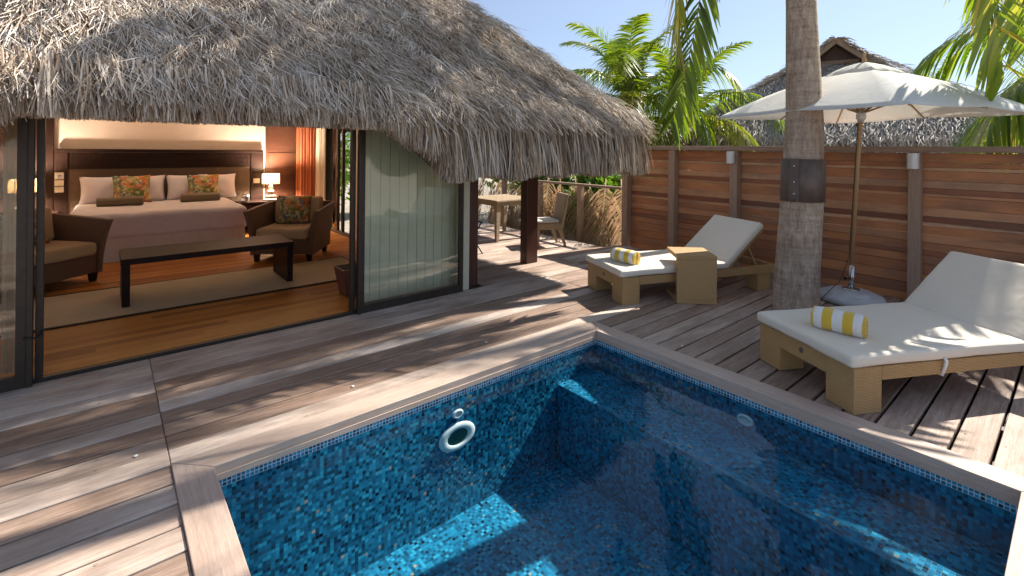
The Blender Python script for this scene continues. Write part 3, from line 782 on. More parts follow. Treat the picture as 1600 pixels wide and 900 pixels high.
# (d) hip edge and the far side
Nh = 9000
S = RNG.uniform(-.05, 3.5, Nh); off = np.abs(RNG.normal(0, .18, Nh)) + 0.0
P = np.stack([EX - S * .707 * 1.1 - off * .2 + .02, EYY + S * .707 + off, EZ + S * .707 + RNG.uniform(.0, .06, Nh)], -1)
D = np.stack([.62 + RNG.normal(0, .2, Nh), -.35 + RNG.normal(0, .3, Nh), -.75 + RNG.normal(0, .15, Nh)], -1)
U = unit(np.repeat(np.array([[.4, -.3, .8]]), Nh, 0))
tone = np.clip(RNG.normal(.55, .2, Nh), 0, 1)
lines.append((strands(P, D, U, RNG.uniform(.12, .4, Nh), RNG.uniform(.006, .015, Nh), RNG.uniform(.0, .04, Nh), .15, tone), tone))
Ns = 9000
Yr = RNG.uniform(4.1, 9, Ns); S = RNG.uniform(0, 3.2, Ns); k = Yr - EYY > S * .66; Yr = Yr[k]; S = S[k]; Ns = len(S)
P = np.stack([EX - S * .74, Yr, EZ + S * .67], -1) + np.array([.67, 0, .74]) * RNG.uniform(0, .06, Ns)[:, None]
D = np.stack([np.full(Ns, .74), RNG.normal(0, .35, Ns), np.full(Ns, -.67)], -1)
tone = np.clip(RNG.normal(.55, .2, Ns), 0, 1)
lines.append((strands(P, D, np.repeat(np.array([[.67, 0, .74]]), Ns, 0), RNG.uniform(.25, .5, Ns), RNG.uniform(.01, .02, Ns), RNG.uniform(0, .05, Ns), .15, tone), tone))
# (e) fringe round the corner
Ne = 5200
Yr = EYY - .08 + RNG.exponential(1.3, Ne); Yr = Yr[Yr < 9]; Ne = len(Yr)
zt = RNG.uniform(1.75, 2.1, Ne); ends = 1.335 + np.abs(RNG.normal(0, .05, Ne))
P = np.stack([EX + RNG.uniform(-.12, .07, Ne), Yr, zt], -1)
D = np.stack([RNG.normal(.06, .06, Ne), RNG.normal(0, .1, Ne), -np.ones(Ne)], -1)
tone = np.clip(RNG.normal(.42, .2, Ne), 0, 1)
lines.append((strands(P, D, np.repeat(np.array([[1., 0, 0]]), Ne, 0), zt - ends, RNG.uniform(.01, .026, Ne), RNG.uniform(0, .05, Ne), .06, tone), tone))
# (f) rounding of the eave break and loose stray stems
Nr = 9000
X = RNG.uniform(-2.5, EX + .04, Nr)
P = np.stack([X, EYY + RNG.uniform(-.04, .16, Nr), EZ + RNG.uniform(.0, .2, Nr)], -1)
D = np.stack([RNG.normal(.1, .17, Nr), -RNG.uniform(.1, .9, Nr), -RNG.uniform(.5, 1.0, Nr)], -1)
tone = np.clip(RNG.normal(.56, .2, Nr), 0, 1)
L = np.minimum(RNG.uniform(.15, .36, Nr), np.maximum(P[:, 2] - eave_bottom(X) - .02, .08))
lines.append((strands(P, D, unit(np.repeat(np.array([[0, -.8, .5]]), Nr, 0)), L, RNG.uniform(.004, .012, Nr), RNG.uniform(.01, .04, Nr), .1, tone), tone))
paths = np.concatenate([a[0][0] for a in lines]); wids = np.concatenate([a[0][1] for a in lines]); tones = np.concatenate([a[1] for a in lines])
link_mesh('thatch_roof', ribbon_mesh('thatch_roof', paths, wids, tones), M['thatch'], house, (-.7, -7.7, 0))
# solid body behind the fringe so no light leaks through
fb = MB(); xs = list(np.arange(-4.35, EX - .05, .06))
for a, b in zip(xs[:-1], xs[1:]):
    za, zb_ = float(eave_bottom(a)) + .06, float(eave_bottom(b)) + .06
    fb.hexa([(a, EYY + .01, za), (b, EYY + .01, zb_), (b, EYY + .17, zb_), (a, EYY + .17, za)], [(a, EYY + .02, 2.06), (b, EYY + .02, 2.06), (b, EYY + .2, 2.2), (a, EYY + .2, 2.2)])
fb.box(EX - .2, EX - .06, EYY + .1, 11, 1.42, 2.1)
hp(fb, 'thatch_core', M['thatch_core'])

# ------------------------------------------------------------------ neighbour bungalow beyond the fence
nb = empty('thatched_bungalow', (18.5, 5.4, 0), radians(-73.7))
tag(nb, 'distant grey thatched bungalow with small open gable behind the fence', 'bungalow')
HW, ZE, ZR = 4.7, 1.95, 5.05
rv = [(-HW, -4.2, ZE), (HW, -4.2, ZE), (HW, 6, ZE), (-HW, 6, ZE), (-.85, -1.2, 4.36), (.85, -1.2, 4.36), (0, -1.2, ZR), (0, 3, ZR)]
r = MB().add(rv, [(0, 1, 5, 4), (1, 2, 7, 6, 5), (2, 3, 7), (3, 0, 4, 6, 7)])
r.build('thatch_core', M['thatch_core_far'], nb)
r = MB(); r.box(-3.8, 3.8, -3.4, 5, -.2, 2.1); r.build('wall', M['panelwood'], nb)
r = MB(); r.add([(-.8, -1.0, 4.34), (.8, -1.0, 4.34), (0, -1.0, 4.98)], [(0, 1, 2)]); r.build('gable_opening', M['darkpost'], nb)
r = MB(); r.bar((-1.05, -1.5, 4.20), (0.02, -1.5, 5.10), .16, .16); r.bar((1.05, -1.5, 4.20), (-.02, -1.5, 5.10), .16, .162); r.bar((-.6, -1.1, 4.46), (.6, -1.1, 4.46), .1, .12); r.build('gable_board', M['fencepost'], nb)
def slope_strands(c4, n, L0, L1, W0, W1, mu, sig, yawsd=.5, rng=RNG):
    """strands scattered on a quad (lower a,b upper c,d)"""
    a, b, c_, d_ = [np.array(p, float) for p in c4]
    u = rng.random(n); v = rng.random(n)
    P = (a + (b - a) * u[:, None]) * (1 - v[:, None]) + (d_ + (c_ - d_) * u[:, None]) * v[:, None]
    nr = np.cross(b - a, d_ - a); nr /= np.linalg.norm(nr); nr = nr if nr[2] > 0 else -nr
    down = -(d_ + c_ - a - b); down /= np.linalg.norm(down); sd = np.cross(down, nr)
    yaw = rng.normal(0, yawsd, n)
    D = down * np.cos(yaw)[:, None] + sd * np.sin(yaw)[:, None] + nr * rng.normal(.03, .12, n)[:, None]
    tn = np.clip(rng.normal(mu, sig, n), 0, 1)
    return strands(P + nr * rng.uniform(0, .05, n)[:, None], D, np.repeat(nr[None], n, 0), rng.uniform(L0, L1, n), rng.uniform(W0, W1, n), rng.uniform(.01, .1, n), .2, tn), tn
qs = [((rv[0], rv[1], rv[5], rv[4]), 24000), ((rv[1], rv[2], rv[7], rv[6]), 4000), ((rv[3], rv[0], rv[6], rv[7]), 12000)]
res = [slope_strands(c4, n, .2, .45, .012, .028, .52, .22, .25) for c4, n in qs]
ex = []
for sx in (-1, 1):   # little overhang of the gable
    ex.append(slope_strands(((sx * 1.25, -1.65, 4.05), (sx * 1.25, -.9, 4.05), (0, -.9, 5.14), (0, -1.65, 5.14)), 700, .2, .45, .02, .05, .35, .25))
nq = 1500; Xr = RNG.uniform(-HW, HW, nq)
P = np.stack([Xr, np.full(nq, -4.25) + RNG.uniform(-.1, .2, nq), np.full(nq, ZE + .08) + RNG.uniform(-.1, .1, nq)], -1)
D = np.stack([RNG.normal(0, .15, nq), np.full(nq, -.25), -np.ones(nq)], -1); tn = np.clip(RNG.normal(.4, .25, nq), 0, 1)
ex.append((strands(P, D, np.repeat(np.array([[0, -1., .2]]), nq, 0), RNG.uniform(.3, .6, nq), RNG.uniform(.02, .05, nq), RNG.uniform(0, .06, nq), .1, tn), tn))
al = res + ex
link_mesh('thatch_roof', ribbon_mesh('thatch_roof', np.concatenate([a[0][0] for a in al]), np.concatenate([a[0][1] for a in al]), np.concatenate([a[1] for a in al])), M['thatch_far'], nb)

# ------------------------------------------------------------------ palms
def frond_mesh(name, L, e0, e1, n=44, ll=.62, droop=.35, seed=0, tmu=.5, w=.034, fold=.0, bend=1.0, sweep=.0, ctrl=None, fw0=.35, fw1=.75, tipmin=0.0, swp=2):
    rg = np.random.default_rng(seed)
    m = 48; t = np.linspace(0, 1, m + 1)
    ang = radians(e0) + (radians(e1) - radians(e0)) * t ** bend
    dl = L / m
    x = np.concatenate([[0], np.cumsum(np.cos(ang[:-1]) * dl)]); z = np.concatenate([[0], np.cumsum(np.sin(ang[:-1]) * dl)])
    yv = sweep * L * t ** swp
    if ctrl is not None:      # cubic curve through given control points (reach, height)
        c_ = np.array(ctrl, float); b_ = [(1 - t) ** 3, 3 * t * (1 - t) ** 2, 3 * t * t * (1 - t), t ** 3]
        x = sum(b_[k] * c_[k, 0] for k in range(4)); z = sum(b_[k] * c_[k, 1] for k in range(4))
    R = np.stack([x, yv, z], -1); T = unit(np.gradient(R, axis=0))
    paths, wids, tn = [], [], []
    side = np.array([0, 1., 0])
    for s in (-1, 1):
        tt = np.linspace(.10, .985, n) + rg.uniform(-.006, .006, n)
        Rb = np.stack([np.interp(tt, t, R[:, i]) for i in range(3)], -1); Tb = unit(np.stack([np.interp(tt, t, T[:, i]) for i in range(3)], -1))
        N = unit(np.cross(Tb, np.repeat(side[None], n, 0))); N = N * np.sign(N[:, 2:3] + 1e-6) if ctrl is None else N
        prof = np.maximum(np.sin(pi * np.clip(.16 + .80 * tt, 0, 1)) ** .7, tipmin * (1 - .6 * np.clip((tt - .93) / .07, 0, 1)))
        ln = ll * prof * rg.uniform(.85, 1.1, n)
        fwd = fw0 + fw1 * tt + rg.normal(0, .09, n)
        D = unit(side[None] * s + Tb * fwd[:, None] + N * (.25 - fold + rg.normal(0, .12, n))[:, None])
        K = 5; q = np.linspace(0, 1, K)
        dr = droop * rg.uniform(.6, 1.3, n)
        p = Rb[:, None] + D[:, None] * (ln[:, None] * q)[:, :, None] + np.array([0, 0, -1.])[None, None] * ((dr * ln)[:, None] * q ** 2)[:, :, None]
        wv = unit(np.cross(D, N)) ; wv = unit(wv * np.cos(.5) + N * np.sin(.5) * s)
        pw = np.array([.5, 1., .95, .7, .08])
        wd = wv[:, None] * (w * .5 * pw)[None, :, None] * rg.uniform(.8, 1.15, n)[:, None, None]
        paths.append(p); wids.append(wd); tn.append(np.clip(rg.normal(tmu, .14, n) + .12 * (tt > .85), 0, 1))
    K = 5; seg = m // 4
    for k in range(seg):
        idx = np.arange(k * 4, k * 4 + 5)
        rw = (.035 * (1 - t[idx]) + .006) * (1 if L > 1.6 else .5)
        for d_ in (side, np.array([-.3, 0, 1.])):
            paths.append(R[idx][None]); wids.append((d_[None] * rw[:, None] * .6)[None]); tn.append(np.array([.90 + .05 * rg.random()]))
    return ribbon_mesh(name, np.concatenate(paths), np.concatenate(wids), np.concatenate(tn))

def add_frond(me, parent, loc, yaw, roll=0.0, pitch=0.0, mat='leaf', name='frond'):
    if not me.materials: me.materials.append(M[mat])
    o = bpy.data.objects.new(name, me); COL.objects.link(o); o.parent = parent
    o.location = loc; o.rotation_euler = (roll, pitch, yaw)
    return o

F_UP = [frond_mesh('frond', 3.1, 80, -5, 70, .74, .45, 11 + i, .55, w=.045, bend=1.5) for i in range(2)]
F_MID = [frond_mesh('frond', 3.4, 58, -68, 60, .82, .85, 21 + i, .52, w=.04, bend=1.2) for i in range(3)]
F_LOW = [frond_mesh('frond', 3.0, 20, -88, 58, .78, 1.2, 31 + i, (.42, .5, .8)[i], w=.04) for i in range(3)]
F_YEL = [frond_mesh('frond', 2.6, 10, -75, 50, .55, 1.0, 41, .92, w=.04)]

def palm(loc, pts, rads, fr, label, group=None, base_z=None, name='coconut_palm'):
    root = empty(name, loc); tag(root, label, 'palm tree', group)
    o = MB().tube(pts, rads, 20).build('trunk', M['bark'], root, smooth=True, uv=False)
    top = pts[-1]
    # husk of old leaf bases under the crown
    hs = MB()
    for k in range(10):
        a = k * 2.4; hs.tube([(top[0] + .05 * cos(a), top[1] + .05 * sin(a), top[2] - .35), (top[0] + .16 * cos(a), top[1] + .16 * sin(a), top[2] - .05), (top[0] + .3 * cos(a), top[1] + .3 * sin(a), top[2] + .22)], [.05, .06, .03], 6)
    hs.build('leaf_base', M['rattanwood'], root, smooth=True, uv=False)
    for f in fr:
        me, yaw = f[0], f[1]
        add_frond(me, root, (top[0] + .1 * cos(yaw), top[1] + .1 * sin(yaw), top[2]), yaw, *(f[2:]))
    return root

def crown(rs, nu=5, nm=8, nl=7, ny=1):
    rr = random.Random(rs); fr = []
    for n_, F in ((nu, F_UP), (nm, F_MID), (nl, F_LOW), (ny, F_YEL)):
        a0 = rr.uniform(0, 6.28)
        for k in range(n_): fr.append((rr.choice(F), a0 + 2 * pi * k / n_ + rr.uniform(-.3, .3), rr.uniform(-.25, .25), rr.uniform(-.12, .12)))
    return fr

# foreground palm
CROWN = 7.6
fr = crown(3, 2, 4, 2, 0)
def hang_mesh(reach, drop, mid, ll, seed, tmu, n=76, w=.05, droop=.2, fw0=.3, fw1=.5, sweep=.0):
    """an old frond that arches over and then hangs down to `drop` below the crown"""
    return frond_mesh('frond', drop + 1.0, 0, 0, n, ll, droop, seed, tmu, w=w, fold=.2, ctrl=[(0, 0), (reach * .8, 1.3), (reach * mid, -drop * .62), (reach, -drop)], fw0=fw0, fw1=fw1, tipmin=.8, sweep=sweep, swp=4)
F_HANG1 = hang_mesh(.95, 5.7, .95, .60, 51, .40, 110, .05, .35, .8, .7, .10)
F_HANG2 = hang_mesh(.98, 4.8, 1.0, .85, 52, .72, 100, .055, .3, .5, .5)
F_HANG3 = hang_mesh(1.65, 5.25, .85, .95, 53, .66, 84, .06)
F_HANG4 = hang_mesh(2.1, 4.9, .9, .80, 54, .5, 80, .055)
def yaw_to(x, y): return atan2(y - 1.93, x - 5.48)
fp = palm((5.48, 1.93, -.02), [(0, 0, -.1), (0, 0, 0.0), (-.005, .005, .25), (.03, -.03, 1.2), (.045, -.04, 2.0), (.01, -.01, 3.2), (-.05, .04, 4.6), (-.1, .1, CROWN)], [.26, .222, .208, .195, .170, .138, .130, .12], fr, 'tall coconut palm rising through the deck beside white parasol', None)
for me, tx, ty in ((F_HANG1, 5.85, 2.80), (F_HANG2, 5.12, 2.90), (F_HANG3, 6.24, .55), (F_HANG4, 6.9, .3)):
    a = yaw_to(tx, ty); add_frond(me, fp, (-.1 + .1 * cos(a), .1 + .1 * sin(a), CROWN), a)
gd = MB().lathe([(.203, 1.17), (.198, 1.60)], 40)
gd.v = [(x + .033 + .01 * sin(z * 9), y - .033, z) for x, y, z in gd.v]
go = gd.build('trunk_guard', M['guard'], fp, smooth=True)
so_ = go.modifiers.new('solid', 'SOLIDIFY'); so_.thickness = .006
sm = MB(); av = radians(178)
dxx, dyy = cos(av), sin(av); tx_, ty_ = -dyy, dxx
sm.hexa([(.033 + dxx * .195 + tx_ * s * .045, -.033 + dyy * .195 + ty_ * s * .045, 1.168) for s in (-1, 1)] + [(.033 + dxx * .210 + tx_ * s * .045, -.033 + dyy * .210 + ty_ * s * .045, 1.168) for s in (1, -1)],
        [(.033 + dxx * .195 + tx_ * s * .045, -.033 + dyy * .195 + ty_ * s * .045, 1.602) for s in (-1, 1)] + [(.033 + dxx * .210 + tx_ * s * .045, -.033 + dyy * .210 + ty_ * s * .045, 1.602) for s in (1, -1)])
sm.build('guard_seam', M['guard'], go, bevel=.003)
for zz in (1.25, 1.37, 1.53):
    MB().lathe([(0, .006), (.007, .005), (.010, 0)], 10).build('rivet', M['metal'], go, loc=(.033 + dxx * .210, -.033 + dyy * .210, zz), rot=Vector((dxx, dyy, 0)).to_track_quat('Z', 'Y').to_euler(), smooth=True)

# palms beyond the fence
palm((11.7, 8.45, -.2), [(0, 0, 0), (.1, .1, 1.8), (.0, .1, 3.3)], [.18, .13, .12], crown(5, 6, 6, 5, 1), 'bushy coconut palm behind the fence nearest the thatched eave corner')
palm((13.2, 7.84, -.2), [(0, 0, 0), (.15, .05, 1.6), (.1, .0, 2.7)], [.18, .14, .13], crown(8, 4, 6, 6, 3), 'short coconut palm with yellow fronds behind the fence')
palm((10.5, -1.0, -.2), [(0, 0, 0), (.1, .1, 1.5), (.0, .15, 3.1)], [.2, .16, .14], crown(14, 6, 11, 9, 0), 'coconut palm reaching in at the right edge beyond parasol')
# a tall palm right behind the foreground trunk: its crown shades the roof and the deck
palm((8.72, 2.94, -.2), [(0, 0, 0), (-.03, .02, 3), (-.05, .03, 4.6), (-.3, .9, 8.0)], [.15, .10, .10, .10], crown(21, 4, 7, 4, 0), 'slender tall palm hidden behind the foreground trunk')

# ------------------------------------------------------------------ shrubs
def bush_mesh(name, rx, ry, h, n, ll, lw, seed, clumps=9):
    rg = np.random.default_rng(seed)
    cc = rg.uniform(-1, 1, (clumps, 3)) * np.array([rx * .7, ry * .7, h * .35]) + np.array([0, 0, h * .55])
    ci = rg.integers(0, clumps, n)
    dirs = unit(rg.normal(0, 1, (n, 3))); rad = rg.uniform(.45, 1.0, n) * np.array([.55, .7, .9, .6, .8, .5, .75, .65, .85])[ci % 9]
    P = cc[ci] + dirs * rad[:, None] * np.array([rx * .55, ry * .55, h * .38]); P[:, 2] = np.maximum(P[:, 2], .03)
    D = unit(dirs + rg.normal(0, .5, (n, 3)) + np.array([0, 0, .15])); U = unit(np.cross(D, rg.normal(0, 1, (n, 3))))
    tn = np.clip(rg.normal(.5, .2, n) + .1 * (ci % 3 - 1), 0, 1)
    p, w_ = strands(P, D, U, rg.uniform(ll * .6, ll * 1.2, n), rg.uniform(lw * .7, lw * 1.2, n), rg.uniform(.0, .04, n), .1, tn, rng=rg)
    return ribbon_mesh(name, p, w_, tn)
def shrub(loc, rx, ry, h, n, ll, lw, seed, label, group='shrubs beyond the fence'):
    root = empty('shrub', loc); tag(root, label, 'shrub', group)
    link_mesh('foliage', bush_mesh('foliage', rx, ry, h, n, ll, lw, seed), M['bush'], root)
    st = MB()
    for k in range(6):
        a = k * 1.05; st.tube([(0, 0, -.1), (.3 * rx * cos(a), .3 * ry * sin(a), h * .4), (.6 * rx * cos(a), .6 * ry * sin(a), h * .75)], [.03, .02, .01], 6)
    st.build('stem', M['bark'], root, smooth=True, uv=False)
shrub((12.4, 8.6, -.2), 1.0, 1.2, 2.2, 2600, .14, .05, 1, 'small leaved shrub behind the fence left of the short palm')
shrub((13.9, 7.9, -.2), 1.2, 1.2, 2.25, 2600, .12, .05, 2, 'round shrub behind the fence beside the distant thatch')
shrub((12.3, 10.3, -.2), 1.4, 1.2, 2.4, 3000, .2, .06, 3, 'broad shrub behind the fence right beside the thatched eave corner')
shrub((8.0, 6.2, -.2), .8, .9, 1.35, 2200, .2, .07, 4, 'green plant behind the dried fronds nearest the fence end post')
shrub((8.2, 7.7, -.2), .9, 1.0, 1.45, 2200, .2, .07, 5, 'green plant behind the dried fronds near the wicker chair')
shrub((9.3, 10.2, -.2), 1.1, 1.2, 1.7, 1700, .2, .07, 6, 'green plant behind the dining table')
shrub((6.2, 12.4, -.2), 1.2, 1.0, 2.0, 2200, .16, .06, 7, 'leafy shrub seen through the open side door')
shrub((4.9, 14.2, -.2), 1.6, 1.0, 2.6, 2600, .18, .07, 8, 'taller leafy shrub behind the one at the side door')
shrub((10.6, 7.2, -.2), 1.3, 1.2, 1.15, 2000, .2, .07, 9, 'low spreading shrub further out behind the dried fronds')

# ------------------------------------------------------------------ timber fence with lamps
fence = empty('timber_fence', (7.0, 1.8, 0)); tag(fence, 'high fence of uneven red brown horizontal boards with grey posts', 'fence')
hts = [(.105, .42), (.055, .30), (.035, .95), (.11, .52), (.085, .80), (.06, .16), (.035, .7), (.12, .52), (.095, .76), (.075, .16), (.03, .9), (.10, .42), (.09, .6), (.085, .4), (.06, .28), (.09, .45), (.12, .4), (.12, .45), (.12, .4), (.16, .5)]
fbm = MB(); z = 1.655
for h_, tn in hts:
    z0 = max(z - h_, -.05); y = -3.4
    for ya, yb in ((-3.4, .22), (.22, 3.26), (3.26, 5.2)):
        fbm.box(7.0 - 7 + random.uniform(-.006, .006), .035, ya - 1.8 + .002, yb - 1.8 - .002, z0 + .002, z - .0015, min(1, max(0, tn + random.uniform(-.09, .09))))
    z = z0
    if z <= -.04: break
fbm.build('board', M['fence'], fence, bevel=.003, seg=1)
for yy in (5.15, 4.25, 3.26, 2.25, 1.24, .22, -.8, -1.8, -2.8):
    MB().box(-.135, -.008, yy - .055 - 1.8, yy + .055 - 1.8, -.1, 1.66 if yy < 5 else 1.655).build('post', M['fencepost'], fence, bevel=.005)
MB().box(-.15, .06, -3.4 - 1.8, 5.215 - 1.8, 1.663, 1.727).build('top_rail', M['fencerail'], fence, bevel=.006)
def wall_lamp(y, label):
    r_ = empty('wall_lamp', (6.80, y, 1.48)); tag(r_, label, 'lamp', 'cylinder lamps on the fence posts')
    MB().lathe([(0, 0.012), (.045, .012), (.05, .0), (.054, .0), (.054, .168), (.05, .172), (0, .172)], 28).build('lamp_body', M['lampgrey'], r_, smooth=False)
    MB().box(.045, .063, -.025, .025, .05, .12).build('bracket', M['lampgrey'], r_)
    MB().lathe([(0, .011), (.04, .011)], 20).build('diffuser', M['white_plastic'], r_)
wall_lamp(3.27, 'small grey cylinder lamp on the fence post left of the palm trunk')
wall_lamp(1.24, 'small grey cylinder lamp on the fence post right of the parasol pole')

# railing with dried fronds beyond the dining deck
rl = empty('railing', (7.0, 7, 0)); tag(rl, 'simple timber railing beyond the dining deck', 'railing')
MB().box(-.05, .05, -1.70, 3.5, .955, 1.0).build('rail', M['fencerail'], rl, bevel=.006)
for yy in (6.28, 7.4, 8.6): MB().box(-.045, .045, yy - .05 - 7, yy + .05 - 7, -.2, .953).build('post', M['fencepost'], rl, bevel=.005)
D1 = [frond_mesh('dried_frond', 1.3, -84, -95, 40, .58, 1.0 + .35 * i, 61 + i, .55, w=.019, sweep=.10 * (i - 1), fold=.1) for i in range(3)]
for i, yy in enumerate(np.linspace(5.40, 9.6, 12)):
    me = D1[i % 3]
    if not me.materials: me.materials.append(M['drylef'])
    o = bpy.data.objects.new('dried_palm_frond', me); COL.objects.link(o)
    o.location = (7.10 + random.uniform(0, .07), yy, 1.08 + random.uniform(-.06, .06)); o.rotation_euler = (random.uniform(-.12, .12), 0, random.uniform(-.5, .5) + pi / 2 * (i % 2) * .3)
    tag(o, 'brown dried palm frond hung in a row along the railing', 'palm frond', 'dried fronds screening the railing')
# fallen leaf bits on the sand
n = 1500
P = np.stack([RNG.uniform(6.5, 7.4, n), RNG.uniform(5.4, 9, n), RNG.uniform(-.19, -.15, n)], -1)
a = RNG.uniform(0, 6.28, n); D = np.stack([np.cos(a), np.sin(a), RNG.normal(.05, .15, n)], -1); tn = np.clip(RNG.normal(.6, .25, n), 0, 1)
p_, w_ = strands(P, D, np.repeat(np.array([[0, 0, 1.]]), n, 0), RNG.uniform(.06, .3, n), RNG.uniform(.008, .03, n), RNG.uniform(0, .04, n), .3, tn)
tag(link_mesh('leaf_litter', ribbon_mesh('leaf_litter', p_, w_, tn), M['litter']), 'grey brown fallen leaf litter on the sand by the railing', 'leaf litter', kind='stuff')

# ------------------------------------------------------------------ parasol
CXY = Vector((6.352, 1.585)); BXY = Vector((6.36, 1.69))
par = empty('parasol', (BXY.x, BXY.y, 0)); tag(par, 'square white parasol with wooden pole on a round grey base', 'parasol')
top = Vector((CXY.x - BXY.x, CXY.y - BXY.y, 0))
R0, PH, Z0 = 1.49, 2.023, 2.054; APEX = 2.60
corners = [Vector((top.x + R0 * cos(PH + k * pi / 2), top.y + R0 * sin(PH + k * pi / 2), Z0)) for k in range(4)]
mids = [(corners[k] + corners[(k + 1) % 4]) / 2 for k in range(4)]
tips = []
for k in range(4): tips += [corners[k], mids[k] + Vector((0, 0, .02))]
ap = Vector((top.x, top.y, APEX))
def can_pt(k, u, v):
    """gore k (0..7), u across, v from apex to rim: cloth bellies between ribs"""
    def rib(i, v):
        t_ = tips[i % 8]; p = ap.lerp(t_, v); p.z += .055 * sin(pi * v) ; return p
    a_, b_ = rib(k, v), rib(k + 1, v); p = a_.lerp(b_, u); p.z -= .05 * sin(pi * u) * v * (1 - .75 * v)
    return p
m = MB(); NU, NV = 6, 12
for k in range(8):
    m.add([can_pt(k, i / NU, .12 + .88 * j / NV) for j in range(NV + 1) for i in range(NU + 1)], [(j * (NU + 1) + i, j * (NU + 1) + i + 1, (j + 1) * (NU + 1) + i + 1, (j + 1) * (NU + 1) + i) for j in range(NV) for i in range(NU)])
co_ = weld(m.build('canopy', M['parasol'], par, smooth=True))
co_.modifiers.new('solid', 'SOLIDIFY').thickness = .003
m = MB()
for k in range(8):
    def vp_(u, v):
        t0 = tips[k]; t1 = tips[(k + 1) % 8]
        a_ = ap.lerp(t0, v * .24); b_ = ap.lerp(t1, v * .24); p = a_.lerp(b_, u); p.z += .045 + .02 * sin(pi * v) - .02 * sin(pi * u) * v; return p
    m.add([vp_(i / 4, j / 4) for j in range(5) for i in range(5)], [(j * 5 + i, j * 5 + i + 1, (j + 1) * 5 + i + 1, (j + 1) * 5 + i) for j in range(4) for i in range(4)])
vo = weld(m.build('vent_cap', M['parasol'], par, smooth=True)); vo.modifiers.new('solid', 'SOLIDIFY').thickness = .003
m = MB().tube([(0, 0, .30), (top.x, top.y, APEX + .04)], .021, 14); m.build('pole', M['bamboo'], par, smooth=True)
dirp = Vector((top.x, top.y, APEX - .30)).normalized()
hubc = Vector((0, 0, .3)) + dirp * 1.76
MB().tube([hubc - dirp * .07, hubc - dirp * .03, hubc, hubc + dirp * .05], [.026, .045, .05, .035], 14).build('hub', M['lampgrey'], par, smooth=True)
for k in range(8):
    tip = tips[k]; pts = [can_pt(k, 0, v) - Vector((0, 0, .018)) for v in (0.02, .3, .6, .985)]
    rb = MB().tube(pts, [.013, .013, .012, .009], 8).build('rib', M['bamboo'], par, smooth=True)
    MB().tube([hubc + dirp * .02, pts[1].lerp(pts[2], .55)], .010, 8).build('strut', M['bamboo'], rb, smooth=True)
MB().lathe([(0, .10), (.012, .095), (.016, .07), (.011, .05), (.022, .02), (.026, 0), (0, 0)], 16, (top.x, top.y, APEX + .05)).build('finial', M['bamboo'], par, smooth=True)
bs = MB().lathe([(0, .0), (.295, 0), (.315, .018), (.318, .045), (.30, .075), (.26, .092), (.225, .10), (.22, .112), (.18, .124), (.10, .132), (.05, .135), (0, .135)], 48).build('base', M['galv'], par, smooth=True)
MB().tube([(0, 0, .11), (top.x * .12, top.y * .12, .40)], .029, 18).build('sleeve', M['metal'], bs, smooth=True)
MB().lathe([(.03, 0), (.085, 0), (.085, .008), (.03, .012)], 24, (0, 0, .134)).build('sleeve_flange', M['metal'], bs, smooth=True)
MB().tube([(-.03, .0, .25), (-.075, .03, .26), (-.085, .035, .26)], [.008, .008, .02], 10).build('clamp_knob', M['black'], bs, smooth=True)
pz = lambda z, o: (top.x * (z - .3) / (APEX - .3) + o[0], top.y * (z - .3) / (APEX - .3) + o[1], z)
MB().tube([pz(2.0, (-.016, .022)), pz(1.2, (-.016, .022)), pz(.5, (-.018, .024)), (-.06, .05, .33), (-.10, .08, .22), (-.24, .14, .12), (-.33, .2, .02)], .004, 6).build('cord', M['black'], par, smooth=True)

